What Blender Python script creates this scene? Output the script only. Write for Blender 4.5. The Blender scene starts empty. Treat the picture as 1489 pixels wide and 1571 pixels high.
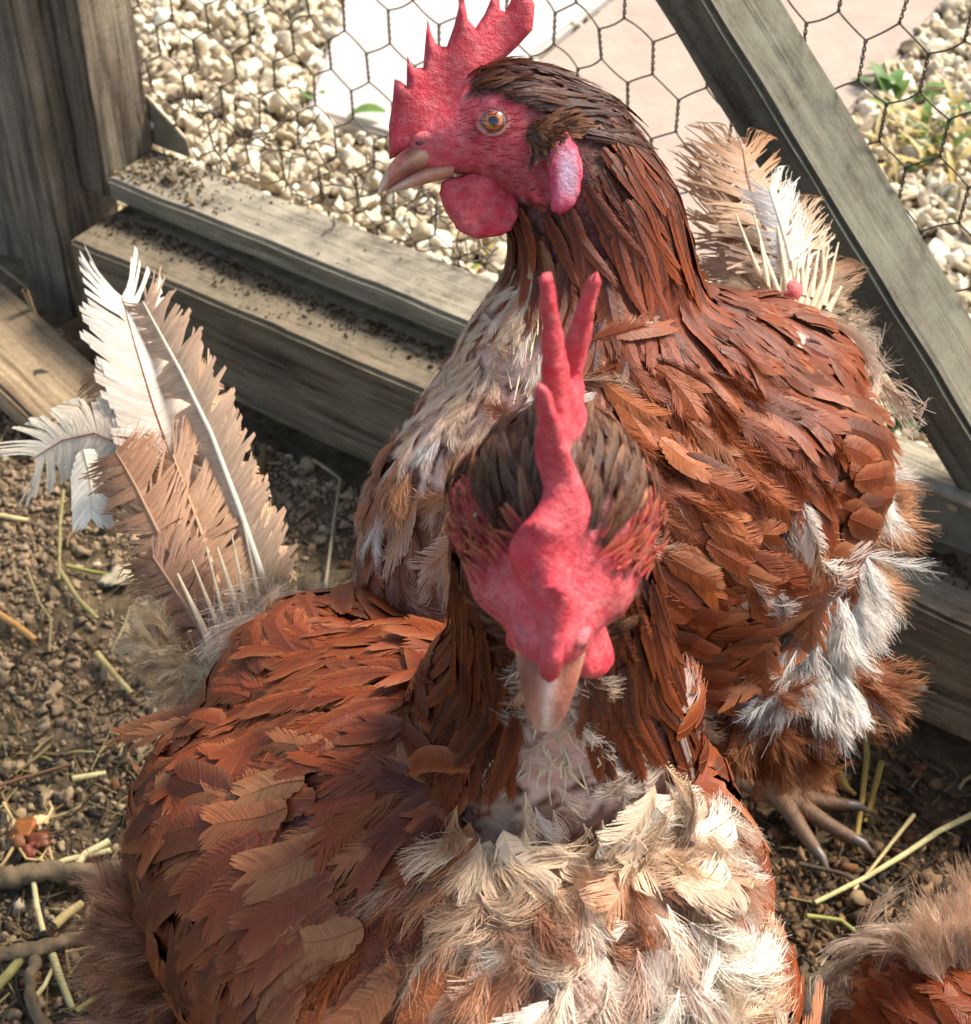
import bpy, bmesh, math, random
import numpy as np
from mathutils import Vector, Matrix, noise
from mathutils.bvhtree import BVHTree

R = math.radians
S = bpy.context.scene
COL = S.collection
random.seed(7)
RNG = np.random.default_rng(7)

# ------------------------------------------------------------------ camera
PITCH, FPX, CH, PW, PH = R(42), 2400.0, 0.62, 1489.0, 1571.0
cam = bpy.data.cameras.new('camera')
camo = bpy.data.objects.new('camera', cam)
COL.objects.link(camo)
camo.location = (0, 0, CH)
camo.rotation_euler = (R(90) - PITCH, 0, 0)
cam.sensor_fit = 'VERTICAL'
cam.sensor_height = 24
cam.lens = 24 * FPX / PH
cam.clip_start, cam.clip_end = 0.02, 200
cam.dof.use_dof = True
cam.dof.focus_distance = 0.47
cam.dof.aperture_fstop = 22
S.camera = camo

# ------------------------------------------------------------------ light
SUN_DIR = Vector((0.62, 0.32, 0.80)).normalized()          # towards the sun
wd = bpy.data.worlds.new('World')
S.world = wd
wd.use_nodes = True
nt = wd.node_tree
bg = nt.nodes['Background']
sky = nt.nodes.new('ShaderNodeTexSky')
sky.sky_type = 'NISHITA'
sky.sun_disc = False
sky.sun_elevation = math.asin(SUN_DIR.z)
sky.sun_rotation = math.atan2(SUN_DIR.x, SUN_DIR.y)
sky.air_density = 1.0
sky.dust_density = 2.5
wm = nt.nodes.new('ShaderNodeMix'); wm.data_type = 'RGBA'; wm.blend_type = 'MULTIPLY'
wm.inputs[0].default_value = 1.0
wm.inputs[7].default_value = (1.0, 0.92, 0.80, 1)
nt.links.new(sky.outputs[0], wm.inputs[6])
nt.links.new(wm.outputs[2], bg.inputs[0])
bg.inputs[1].default_value = 0.15
sl = bpy.data.lights.new('sun', 'SUN')
sl.energy = 2.9
sl.angle = R(14)
sl.color = (1.0, 0.95, 0.87)
so = bpy.data.objects.new('sun', sl)
COL.objects.link(so)
so.rotation_euler = SUN_DIR.to_track_quat('Z', 'Y').to_euler()
S.view_settings.view_transform = 'Standard'
S.view_settings.look = 'None'
S.view_settings.gamma = 1
S.view_settings.exposure = 1.2

# ------------------------------------------------------------------ helpers
CP = np.array([0, 0, CH])
FW = np.array([0, math.cos(PITCH), -math.sin(PITCH)])
UP = np.array([0, math.sin(PITCH), math.cos(PITCH)])
RT = np.array([1.0, 0, 0])


def W(px, py, depth):
    """a point of the scene surveyed from the photograph: pixel and measured depth"""
    return CP + depth * (FW + RT * (px - PW / 2) / FPX - UP * (py - PH / 2) / FPX)


def nrm(v):
    v = np.asarray(v, float)
    return v / (np.linalg.norm(v) + 1e-12)


A0 = np.array([-0.17021581, 0.78146812, 0.0])
D = np.array([0.8233534, -0.567529, 0.0])
N = np.array([0.567529, 0.8233534, 0.0])
ZZ = np.array([0, 0, 1.0])


def F(s, z, o):
    """fence coordinates: s along it, z up, o outwards"""
    return A0 + D * s + N * o + ZZ * z


def tag(o, label=None, cat=None, group=None, kind=None):
    if label: o['label'] = label
    if cat: o['category'] = cat
    if group: o['group'] = group
    if kind: o['kind'] = kind
    return o


def empty(name, loc, **k):
    o = bpy.data.objects.new(name, None)
    o.empty_display_size = 0.02
    COL.objects.link(o)
    o.location = Vector(loc)
    return tag(o, **k)


def link(name, me, mat, parent=None, smooth=True):
    if mat is not None:
        me.materials.append(mat)
    if smooth and len(me.polygons):
        me.polygons.foreach_set('use_smooth', [True] * len(me.polygons))
    o = bpy.data.objects.new(name, me)
    COL.objects.link(o)
    if parent is not None:
        o.parent = parent
        o.matrix_parent_inverse = world_of(parent).inverted()
    return o


def world_of(o):
    m = Matrix.LocRotScale(o.location, o.rotation_euler, o.scale)
    if o.parent is not None:
        return world_of(o.parent) @ o.matrix_parent_inverse @ m
    return m


def mesh_np(name, V, Q, cols=None, tris=None):
    """V (n,3), Q (m,4) quads, tris (k,3), cols (n,3) linear pigment"""
    V = np.asarray(V, np.float32)
    me = bpy.data.meshes.new(name)
    me.vertices.add(len(V))
    me.vertices.foreach_set('co', V.ravel())
    nq = 0 if Q is None else len(Q)
    ntr = 0 if tris is None else len(tris)
    loops = []
    if nq: loops.append(np.asarray(Q, np.int32).ravel())
    if ntr: loops.append(np.asarray(tris, np.int32).ravel())
    L = np.concatenate(loops)
    me.loops.add(len(L))
    me.loops.foreach_set('vertex_index', L)
    me.polygons.add(nq + ntr)
    st = np.concatenate([np.arange(nq) * 4, nq * 4 + np.arange(ntr) * 3]).astype(np.int32)
    me.polygons.foreach_set('loop_start', st)
    me.update(calc_edges=True)
    if cols is not None:
        a = me.color_attributes.new('pigment', 'FLOAT_COLOR', 'POINT')
        c = np.ones((len(V), 4), np.float32)
        c[:, :3] = cols
        a.data.foreach_set('color', c.ravel())
    return me


def fbm(p, sc, off=0.0, oct=3):
    return noise.fractal(Vector((p[0] * sc + off, p[1] * sc - off, p[2] * sc + 2 * off)), 1.0, 2.0, oct)


# ------------------------------------------------------------------ materials
class NT:
    def __init__(s, name):
        s.m = bpy.data.materials.new(name)
        s.m.use_nodes = True
        s.t = s.m.node_tree
        s.b = s.t.nodes['Principled BSDF']
        s.out = s.t.nodes['Material Output']

    def n(s, ty, **kw):
        x = s.t.nodes.new(ty)
        for k, v in kw.items():
            setattr(x, k, v)
        return x

    def l(s, a, b):
        s.t.links.new(a, b)

    def noise(s, vec, scale, detail=6, rough=0.6, dist=0.0):
        x = s.n('ShaderNodeTexNoise')
        x.inputs['Scale'].default_value = scale
        x.inputs['Detail'].default_value = detail
        x.inputs['Roughness'].default_value = rough
        x.inputs['Distortion'].default_value = dist
        if vec is not None: s.l(vec, x.inputs['Vector'])
        return x.outputs['Fac']

    def ramp(s, fac, stops):
        x = s.n('ShaderNodeValToRGB')
        e = x.color_ramp.elements
        while len(e) > 1: e.remove(e[0])
        e[0].position = stops[0][0]; e[0].color = (*stops[0][1], 1)
        for p, c in stops[1:]:
            q = e.new(p); q.color = (*c, 1)
        s.l(fac, x.inputs[0])
        return x.outputs[0]

    def mix(s, fac, a, b, mode='MIX'):
        x = s.n('ShaderNodeMix', data_type='RGBA', blend_type=mode)
        for i, v in ((0, fac), (6, a), (7, b)):
            if hasattr(v, 'links') or hasattr(v, 'is_linked'): s.l(v, x.inputs[i])
            else: x.inputs[i].default_value = v if i == 0 else (*v, 1)
        return x.outputs[2]

    def math(s, op, a, b=0.5):
        x = s.n('ShaderNodeMath', operation=op)
        for i, v in ((0, a), (1, b)):
            if isinstance(v, (int, float)): x.inputs[i].default_value = v
            else: s.l(v, x.inputs[i])
        return x.outputs[0]

    def bump(s, h, dist, strength=1.0, prev=None):
        x = s.n('ShaderNodeBump')
        x.inputs['Strength'].default_value = strength
        x.inputs['Distance'].default_value = dist
        s.l(h, x.inputs['Height'])
        if prev is not None: s.l(prev, x.inputs['Normal'])
        s.l(x.outputs[0], s.b.inputs['Normal'])
        return x.outputs[0]

    def mapped(s, scale, out='Object'):
        tc = s.n('ShaderNodeTexCoord')
        mp = s.n('ShaderNodeMapping')
        mp.inputs['Scale'].default_value = scale
        s.l(tc.outputs[out], mp.inputs[0])
        return mp.outputs[0]

    def set(s, **k):
        for a, v in k.items():
            s.b.inputs[a.replace('_', ' ')].default_value = v
        return s


def wood(name, dark, mid, light, grain=1.0, dirt=(0.16, 0.12, 0.075), dirtamt=0.5, green=0.0):
    n = NT(name)
    v = n.mapped((6 * grain, 90 * grain, 90 * grain))
    g = n.noise(v, 1.6, 8, 0.62, 0.5)
    v2 = n.mapped((1, 1, 1))
    big = n.noise(v2, 14, 6, 0.6)
    c = n.ramp(g, [(0.34, dark), (0.46, mid), (0.66, light)])
    v3 = n.mapped((2.2 * grain, 260 * grain, 260 * grain))
    cr = n.noise(v3, 1.0, 5, .7, .2)
    c = n.mix(n.ramp(cr, [(.30, (1, 1, 1)), (.40, (0, 0, 0))]), c, tuple(q * .35 for q in dark))
    sp_ = n.noise(n.mapped((1, 1, 1)), 380, 4, .8)
    c = n.mix(.7, c, n.ramp(sp_, [(.3, (.6, .6, .6)), (.7, (1.4, 1.38, 1.34))]), 'MULTIPLY')
    pat = n.ramp(big, [(0.35, (0.55, 0.55, 0.55)), (0.65, (1.15, 1.12, 1.05))])
    c = n.mix(0.8, c, pat, 'MULTIPLY')
    if green:
        gm = n.noise(v2, 35, 6, 0.7)
        gf = n.ramp(gm, [(0.45, (0, 0, 0)), (0.62, (green, green, green))])
        c = n.mix(gf, c, (0.16, 0.19, 0.13))
    # settled dust and droppings on the level tops
    geo = n.n('ShaderNodeNewGeometry')
    sp = n.n('ShaderNodeSeparateXYZ')
    n.l(geo.outputs['Normal'], sp.inputs[0])
    dn = n.noise(v2, 60, 8, 0.75)
    f = n.math('MULTIPLY', n.math('MULTIPLY', n.math('GREATER_THAN', sp.outputs[2], 0.5), dirtamt),
               n.ramp(dn, [(0.38, (0, 0, 0)), (0.6, (1, 1, 1))]))
    c = n.mix(f, c, dirt)
    n.l(c, n.b.inputs['Base Color'])
    n.set(Roughness=0.9)
    n.b.inputs['Specular IOR Level'].default_value = 0.2
    b1 = n.bump(g, 0.002, 1.0)
    b2 = n.bump(cr, 0.0012, 1.0, b1)
    n.bump(dn, 0.0014, 0.9, b2)
    return n.m


M = {}
M['sill'] = wood('sill_wood', (0.065, 0.048, 0.033), (0.155, 0.122, 0.085), (0.25, 0.205, 0.145), 1.0, (0.26, 0.205, 0.135), 0.85, 0.15)
M['rail'] = wood('rail_wood', (0.11, 0.092, 0.068), (0.27, 0.235, 0.178), (0.42, 0.375, 0.29), 0.9, (0.38, 0.33, 0.245), 0.8, 0.2)
M['post'] = wood('post_wood', (0.075, 0.056, 0.042), (0.19, 0.155, 0.118), (0.34, 0.29, 0.225), 0.8, (0.2, 0.17, 0.12), 0.5, 0.1)
M['brace'] = wood('brace_wood', (0.05, 0.040, 0.028), (0.115, 0.10, 0.075), (0.20, 0.185, 0.14), 0.7, (0.20, 0.195, 0.15), 0.5, 0.3)
M['plank'] = wood('plank_wood', (0.13, 0.09, 0.05), (0.30, 0.215, 0.13), (0.46, 0.36, 0.23), 0.9, (0.2, 0.15, 0.1), 0.4)


def simple(name, col, rough=0.6, nscale=0, namt=0.3, bump=0.0, bscale=200, metal=0, spec=0.5):
    n = NT(name)
    v = n.mapped((1, 1, 1))
    if nscale:
        f = n.noise(v, nscale, 6, 0.65)
        lo = tuple(x * (1 - namt) for x in col); hi = tuple(min(1, x * (1 + namt)) for x in col)
        n.l(n.ramp(f, [(0.3, lo), (0.7, hi)]), n.b.inputs['Base Color'])
    else:
        n.b.inputs['Base Color'].default_value = (*col, 1)
    if bump:
        n.bump(n.noise(v, bscale, 6, 0.65), bump)
    n.set(Roughness=rough, Metallic=metal)
    n.b.inputs['Specular IOR Level'].default_value = spec
    return n.m


M['wire'] = simple('rusty_wire', (0.11, 0.085, 0.06), 0.6, 120, 0.5, metal=0.4)
M['steel'] = simple('bracket_steel', (0.30, 0.27, 0.20), 0.55, 60, 0.35, 0.0004, 300, metal=0.5)
M['plate'] = simple('plate_steel', (0.17, 0.18, 0.155), 0.6, 50, 0.35, 0.0005, 300, metal=0.35)
M['straw'] = None
M['slab'] = simple('paving_concrete', (0.36, 0.28, 0.225), 0.9, 30, 0.12, 0.0012, 160)
M['slab_glare'] = simple('glare_white', (0.46, 0.41, 0.375), 0.8, 30, 0.12, 0.0006, 160)  # near-white colour stands in for blown-out glare
M['claw'] = simple('claw_horn', (0.13, 0.10, 0.075), 0.4, 100, 0.3)


def attr_mat(name, rough, spec, scurf=0.0, scscale=260, *, translucent=0.0, sss=0.0, bump=0.0, bscale=300, mott=0.0, mscale=90, streak=False, coat=0.0):
    n = NT(name)
    a = n.n('ShaderNodeAttribute', attribute_name='pigment')
    c = a.outputs['Color']
    v = n.mapped((1, 1, 1))
    if mott:
        f = n.noise(v, mscale, 6, 0.7)
        g = n.ramp(f, [(0.3, (1 - mott,) * 3), (0.7, (1 + mott * 0.5,) * 3)])
        c = n.mix(1.0, c, g, 'MULTIPLY')
    if scurf:
        f2 = n.noise(v, scscale, 7, .8)
        c = n.mix(n.ramp(f2, [(.46, (0, 0, 0)), (.78, (scurf,) * 3)]), c, (.80, .52, .48))
        f3 = n.noise(v, 45, 5, .7)
        c = n.mix(n.ramp(f3, [(.5, (0, 0, 0)), (.7, (scurf * .9,) * 3)]), c, (.30, .035, .05))
    n.l(c, n.b.inputs['Base Color'])
    n.set(Roughness=rough)
    n.b.inputs['Specular IOR Level'].default_value = spec
    if coat:
        n.b.inputs['Coat Weight'].default_value = coat
        n.b.inputs['Coat Roughness'].default_value = 0.25
    if sss:
        n.b.inputs['Subsurface Weight'].default_value = sss
        n.b.inputs['Subsurface Radius'].default_value = (1.0, 0.3, 0.2)
        n.b.inputs['Subsurface Scale'].default_value = 0.003
    if bump:
        n.bump(n.noise(v, bscale, 5, 0.7), bump)
    if translucent:
        tr = n.n('ShaderNodeBsdfTranslucent')
        n.l(c, tr.inputs[0])
        mx = n.n('ShaderNodeMixShader')
        mx.inputs[0].default_value = translucent
        n.l(n.b.outputs[0], mx.inputs[1])
        n.l(tr.outputs[0], mx.inputs[2])
        n.l(mx.outputs[0], n.out.inputs[0])
    return n.m




def feather_mat():
    n = NT('feather')
    a = n.n('ShaderNodeAttribute', attribute_name='pigment')
    bb = n.n('ShaderNodeAttribute', attribute_name='barb')
    mp = n.n('ShaderNodeMapping'); mp.inputs['Scale'].default_value = (2.4, .10, 1)
    n.l(bb.outputs['Vector'], mp.inputs[0])
    f = n.noise(mp.outputs[0], 1.0, 4, .75)
    g = n.ramp(f, [(.30, (.62, .58, .55)), (.5, (.95, .94, .93)), (.70, (1.28, 1.28, 1.28))])
    c = n.mix(1.0, a.outputs['Color'], g, 'MULTIPLY')
    n.l(c, n.b.inputs['Base Color'])
    n.set(Roughness=.42)
    n.b.inputs['Specular IOR Level'].default_value = .42
    n.bump(f, .0004, .8)
    tr = n.n('ShaderNodeBsdfTranslucent'); n.l(c, tr.inputs[0])
    mx = n.n('ShaderNodeMixShader'); mx.inputs[0].default_value = .25
    n.l(n.b.outputs[0], mx.inputs[1]); n.l(tr.outputs[0], mx.inputs[2]); n.l(mx.outputs[0], n.out.inputs[0])
    return n.m


M['feather'] = feather_mat()
M['skin'] = attr_mat('bare_skin', 0.55, 0.4, .4, 300, sss=0.25, bump=0.0011, bscale=330, mott=0.35, mscale=220)
M['comb'] = attr_mat('comb_skin', 0.5, 0.4, .30, 240, sss=0.12, bump=0.0012, bscale=480, mott=0.3, mscale=200)
M['beak'] = attr_mat('beak_horn', 0.42, 0.4, sss=0.1, bump=0.0005, bscale=300, mott=0.32, mscale=170)
M['leg'] = attr_mat('leg_scales', 0.5, 0.4, bump=0.0006, bscale=420, mott=0.3, mscale=200)
M['eye'] = attr_mat('eye', 0.06, 0.7, coat=1.0)
M['bits'] = attr_mat('litter', 0.85, 0.2, bump=0.0006, bscale=300, mott=0.35, mscale=150)
M['stone'] = attr_mat('stone', 0.85, 0.3, bump=0.0012, bscale=180, mott=0.28, mscale=70)
M['leaf'] = attr_mat('leaf', 0.5, 0.4, translucent=0.3, mott=0.25, mscale=100)

def srgb(r, g, b):
    f = lambda c: (c / 255 / 12.92) if c / 255 <= 0.04045 else ((c / 255 + 0.055) / 1.055) ** 2.4
    return np.array([f(r), f(g), f(b)])


def beam(name, c0, c1, xa, ya, mat, parent=None, lo=(0, 0), hi=(0.05, 0.05), wob=0.0008, bev=0.0025, seed=0.0):
    """a sawn timber from c0 to c1 (its own X axis), section lo..hi along ya and the third axis"""
    c0 = np.asarray(c0, float); c1 = np.asarray(c1, float)
    Ln = np.linalg.norm(c1 - c0)
    xa = nrm(c1 - c0); ya = nrm(ya - xa * (ya @ xa)); za = np.cross(xa, ya)
    bm = bmesh.new()
    bmesh.ops.create_cube(bm, size=1)
    for v in bm.verts:
        v.co = ((v.co.x + .5) * Ln, lo[0] + (v.co.y + .5) * (hi[0] - lo[0]), lo[1] + (v.co.z + .5) * (hi[1] - lo[1]))
    ed = [e for e in bm.edges if abs((e.verts[0].co - e.verts[1].co).x) > Ln * .5]
    bmesh.ops.subdivide_edges(bm, edges=ed, cuts=int(Ln / 0.012), use_grid_fill=True)
    bmesh.ops.bevel(bm, geom=[e for e in bm.edges if e.calc_face_angle(0) > 1.0], offset=bev, segments=2, affect='EDGES')
    for v in bm.verts:
        p = v.co * 28 + Vector((seed, seed * 2, 0))
        v.co += Vector((0, noise.noise(p), noise.noise(p + Vector((9, 9, 9))))) * wob
        p = v.co * 140
        v.co += Vector((0, noise.noise(p), noise.noise(p + Vector((9, 9, 9))))) * wob * .4
    me = bpy.data.meshes.new(name)
    bm.to_mesh(me); bm.free()
    o = link(name, me, mat, parent, smooth=False)
    m = Matrix((Vector(xa), Vector(ya), Vector(za))).transposed()
    o.location = Vector(c0)
    o.rotation_euler = m.to_euler()
    return o


# ---- ground: one sheet to the horizon, the near part finely modelled
def ground_h(x, y):
    p = np.array([x, y, 0])
    inside = (np.array([x, y, 0]) - A0) @ N
    h = 0.010 * fbm(p, 7, 3) + 0.004 * fbm(p, 30, 5)
    if inside > 0.03: h = h * 0.5 + 0.004
    # trodden hollow running under the sill
    h -= 0.012 * math.exp(-((inside + 0.02) / 0.05) ** 2)
    # earth banked up at the post
    s = (np.array([x, y, 0]) - A0) @ D
    h += 0.02 * math.exp(-((s + 0.16) / 0.08) ** 2 - ((inside + .01) / 0.09) ** 2)
    return h


def make_ground():
    n1 = NT('earth')
    v = n1.mapped((1, 1, 1))
    f1 = n1.noise(v, 12, 8, 0.65)
    f2 = n1.noise(v, 140, 6, 0.7)
    c = n1.ramp(f1, [(0.3, (0.09, 0.064, 0.038)), (0.5, (0.17, 0.125, 0.075)), (0.7, (0.25, 0.19, 0.115))])
    g = n1.ramp(f2, [(0.35, (0.5, 0.5, 0.5)), (0.62, (1.25, 1.2, 1.15))])
    n1.l(n1.mix(0.85, c, g, 'MULTIPLY'), n1.b.inputs['Base Color'])
    n1.set(Roughness=0.95)
    n1.b.inputs['Specular IOR Level'].default_value = 0.15
    b1 = n1.bump(f2, 0.006, 0.9)
    n1.bump(n1.noise(v, 420, 5, 0.7), 0.002, 0.8, b1)
    xs = np.concatenate([[-60, -20, -6, -2, -1.1], np.arange(-0.72, 0.90, 0.006), [1.3, 2.2, 6, 20, 60]])
    ys = np.concatenate([[-60, -20, -5, -1.5, -0.4], np.arange(0.0, 1.75, 0.006), [2.2, 3.5, 8, 25, 80]])
    V = np.array([[x, y, ground_h(x, y) if (-.8 < x < .95 and -.05 < y < 1.8) else 0.0] for y in ys for x in xs])
    nx, ny = len(xs), len(ys)
    i = np.arange((nx - 1) * (ny - 1)); r = i // (nx - 1); q = i % (nx - 1)
    b = r * nx + q
    Q = np.stack([b, b + 1, b + nx + 1, b + nx], 1)
    o = link('ground', mesh_np('ground', V, Q), n1.m)
    tag(o, kind='structure')
    # trodden earth differs from the gravel bed only by what lies on it


make_ground()


def ico(sub):
    bm = bmesh.new()
    bmesh.ops.create_icosphere(bm, subdivisions=sub, radius=1)
    V = np.array([v.co[:] for v in bm.verts]); T = np.array([[v.index for v in f.verts] for f in bm.faces])
    bm.free()
    return V, T


def lump(sub, seed, cuts=0, rough=0.25, fine=0.08, deep=(.38, .72)):
    V, T = ico(sub)
    V = V.copy()
    rr = np.random.default_rng(seed)
    for k in range(cuts):
        d = nrm(rr.normal(size=3)); h = rr.uniform(*deep)
        e = V @ d
        V -= np.outer(np.maximum(e - h, 0), d) * 1.0
    for i in range(len(V)):
        p = Vector(V[i]) * 1.3 + Vector((seed * 3.1, 0, 0))
        V[i] *= 1 + rough * noise.noise(p) + fine * noise.noise(p * 4)
    V *= rr.uniform(0.75, 1.15, 3)
    return V, T


def rotm(rr, n):
    q = rr.normal(size=(n, 4)); q /= np.linalg.norm(q, axis=1)[:, None]
    w, x, y, z = q.T
    return np.stack([1 - 2 * (y * y + z * z), 2 * (x * y - z * w), 2 * (x * z + y * w), 2 * (x * y + z * w), 1 - 2 * (x * x + z * z),
                     2 * (y * z - x * w), 2 * (x * z - y * w), 2 * (y * z + x * w), 1 - 2 * (x * x + y * y)], 1).reshape(n, 3, 3)


def scatter(name, protos, P, size, cols, mat, label, cat, flat=False, squash=None, smooth=True):
    rr = np.random.default_rng(len(P))
    Rm = rotm(rr, len(P))
    VV, TT, CC = [], [], []
    off = 0
    for i in range(len(P)):
        V, T = protos[i % len(protos)]
        v = (V @ Rm[i].T) * size[i]
        if squash: v[:, 2] *= squash
        VV.append(v + P[i]); TT.append(T + off); off += len(V)
        CC.append(np.repeat(cols[i][None], len(V), 0))
    me = mesh_np(name, np.concatenate(VV), None, np.concatenate(CC), np.concatenate(TT))
    o = link(name, me, mat, smooth=smooth)
    tag(o, label, cat, kind='stuff')
    return o


def in_view(x, y, m=0.06):
    d = np.array([x, y, 0]) - CP
    z = d @ FW
    if z < .1: return False
    u = (d @ RT) / z * FPX / PW; v = (d @ UP) / z * FPX / PH
    return abs(u) < .5 + m and -.5 - m < v < .5 + m


# ---- gravel outside, paving, slab for the glare
SLABS = []


def slab(name, pts, z0, z1, mat, label):
    bm = bmesh.new()
    lo = [bm.verts.new((p[0], p[1], z0)) for p in pts]
    hi = [bm.verts.new((p[0], p[1], z1)) for p in pts]
    bm.faces.new(hi); bm.faces.new(lo[::-1])
    for i in range(len(pts)):
        j = (i + 1) % len(pts)
        bm.faces.new((lo[i], lo[j], hi[j], hi[i]))
    bmesh.ops.recalc_face_normals(bm, faces=bm.faces)
    bmesh.ops.bevel(bm, geom=[e for e in bm.edges], offset=0.003, segments=2, affect='EDGES')
    me = bpy.data.meshes.new(name); bm.to_mesh(me); bm.free()
    o = link(name, me, mat, smooth=False)
    tag(o, kind='structure')
    SLABS.append([np.array(p[:2]) for p in pts])
    return o


def inside_poly(x, y, P):
    c = False
    n = len(P); j = n - 1
    for i in range(n):
        if (P[i][1] > y) != (P[j][1] > y) and x < (P[j][0] - P[i][0]) * (y - P[i][1]) / (P[j][1] - P[i][1]) + P[i][0]: c = not c
        j = i
    return c


def gd(px, py, z=0.0):
    d = FW + RT * (px - PW / 2) / FPX - UP * (py - PH / 2) / FPX
    return CP + d * ((z - CH) / d[2])


c1 = gd(1085, 425, .012); c2 = gd(1335, 135, .012); c2b = c1 + (c2 - c1) * 2.6
c0 = c1 - nrm(c1 - gd(560, 185, .012)) * 0.27; c0b = c0 + (c2b - c1)
slab('patio_paving', [c1, c2b, c0b, c0], -.01, .012, M['slab'], '')
e1 = c0 - nrm(c1 - c0) * 0.004; e0 = gd(470, 165, .015); e0b = gd(545, -60, .015); e1b = e1 + (c2b - c1)
slab('glare_slab', [e1, e1b, e0b + (e0b - e0) * .8, e0], -.01, .015, M['slab_glare'], '')  # added slab: the bright glare behind the comb painted as a surface


def make_gravel():
    rr = np.random.default_rng(3)
    protos = [lump(2, k, cuts=6 + k % 4, rough=0.30, fine=0.12, deep=(.18, .62)) for k in range(24)]
    P, S_, C_ = [], [], []
    for _ in range(50000):
        s, o = rr.uniform(-.6, 1.0), rr.uniform(0.085, 1.3)
        p = A0 + D * s + N * o
        if not in_view(p[0], p[1], .1): continue
        if any(inside_poly(p[0], p[1], q) for q in SLABS): continue
        r = rr.lognormal(math.log(0.0066), 0.38)
        r = min(r, .014)
        if len(P) > 15000: break
        z = rr.uniform(0.0, 0.014) - (0.006 if o < .11 else 0)
        P.append([p[0], p[1], z]); S_.append(r)
        t = rr.uniform()
        c = srgb(206, 192, 166) if t < .45 else (srgb(182, 166, 136) if t < .78 else srgb(232, 222, 200))
        if t > .97: c = srgb(150, 135, 110)
        C_.append(np.minimum(c * rr.uniform(.85, 1.3), .9))
    scatter('gravel', protos, np.array(P), np.array(S_), np.array(C_), M['stone'], 'bed of pale crushed gravel outside the wire', 'gravel', smooth=False)


make_gravel()


def make_clods():
    rr = np.random.default_rng(5)
    protos = [lump(2, 50 + k, cuts=6, rough=0.9, fine=0.6) for k in range(14)]
    P, S_, C_ = [], [], []
    while len(P) < 26000:
        x, y = rr.uniform(-.42, .42), rr.uniform(.28, 1.0)
        o = (np.array([x, y, 0]) - A0) @ N
        if o > .0 or not in_view(x, y, .05): continue
        dens = .5 + .9 * fbm((x, y, 0), 9, 11)
        if rr.uniform() > dens: continue
        r = rr.lognormal(math.log(0.00115), 0.58); r = min(r, .0045)
        P.append([x, y, ground_h(x, y) + r * .35]); S_.append(r)
        c = srgb(152, 130, 102) * rr.uniform(.5, 1.25)
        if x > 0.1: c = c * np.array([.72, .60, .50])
        if rr.uniform() < .03: c = srgb(176, 160, 132)
        C_.append(c)
    # crumbs lying on the sill and the rail
    for k in range(3600):
        s = rr.uniform(-.11, .62); o = .038 - abs(rr.normal(0, .007 + .006 * (.5 + .5 * math.sin(s * 37)))); r = rr.lognormal(math.log(.0005), .5)
        if o < .004: continue
        p = F(s, 0.0905 + r * .3, o); P.append(p); S_.append(r); C_.append(srgb(84, 66, 46) * rr.uniform(.5, 1.2))
    for k in range(700):
        s = -.112 + abs(rr.normal(0, .04)); o = rr.uniform(.044, .085); r = rr.lognormal(math.log(.0005), .55)
        P.append(F(s, 0.1145 + r * .3, o)); S_.append(r); C_.append(srgb(120, 100, 72) * rr.uniform(.6, 1.2))
    for k in range(160):
        s = rr.uniform(-.11, .6); o = rr.uniform(.003, .08); z = .0905 if o < .038 else .1145; r = rr.lognormal(math.log(.0004), .5)
        if .036 < o < .043: continue
        P.append(F(s, z + r * .2, o)); S_.append(r); C_.append(srgb(110, 92, 66) * rr.uniform(.4, 1.4))
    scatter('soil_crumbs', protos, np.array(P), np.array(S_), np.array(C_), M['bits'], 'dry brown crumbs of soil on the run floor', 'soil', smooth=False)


make_clods()

# ---- timber of the coop wall
base_sill = beam('base_sill', F(-.112, 0.016, 0), F(0.95, 0.016, 0), D, ZZ, M['sill'], lo=(0, -.10), hi=(0.074, 0), wob=.0012, seed=1.0)
tag(base_sill, 'thick weathered timber sill lying lowest under the wire wall', 'sill beam')
frame = empty('wire_panel', F(0.1, .1, .06), label='grey timber framed wire mesh panel with a slanting brace', cat='mesh panel')
beam('bottom_rail', F(-.114, 0.0975, .04), F(0.95, 0.0975, .04), D, ZZ, M['rail'], frame, lo=(0, -.046), hi=(0.0165, 0), seed=2.0)
beam('stile', F(-.139, 0.0975, .04), F(-.132, 0.80, .044), D, D, M['post'], frame, lo=(0, 0), hi=(0.0235, 0.047), seed=3.0)


def brace_():
    a = F(.296, .334, .04); b = F(.45, .168, .04)
    d = nrm(b - a); a2 = a - d * .35; b2 = b + d * .028
    x = nrm(b2 - a2); perp = nrm(np.cross(x, N))
    if perp[2] > 0: perp = -perp       # towards the lower left
    o = beam('brace', a2, b2, x, perp, M['brace'], frame, lo=(0, 0), hi=(0.0245, 0), seed=4.0)
    return o


def beam2(name, a, b, ya, za_len, ya_len, mat, parent, seed=0.0):
    """timber whose third axis must point along N"""
    x = nrm(b - a); ya = nrm(ya - x * (ya @ x)); za = np.cross(x, ya)
    sg = 1 if za @ N > 0 else -1
    lo, hi = sorted((0, sg * za_len))
    return beam(name, a, b, x, ya, mat, parent, lo=(0, lo), hi=(ya_len, hi), seed=seed)


a = F(.296, .334, .0385); b = F(.45, .168, .0385); dd = nrm(b - a)
perp = nrm(np.cross(dd, N)); perp = -perp if perp[2] > 0 else perp
beam2('brace', a - dd * .4, b + dd * .075, perp, .050, .0245, M['brace'], frame, 4.0)
post = beam2('corner_post', F(-.139, -.02, .0145), F(-.135, .9, .0145), -D, .055, .044, M['post'], None, 6.0)
tag(post, 'dark weathered corner post standing at the left end of the sill', 'post')


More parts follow.
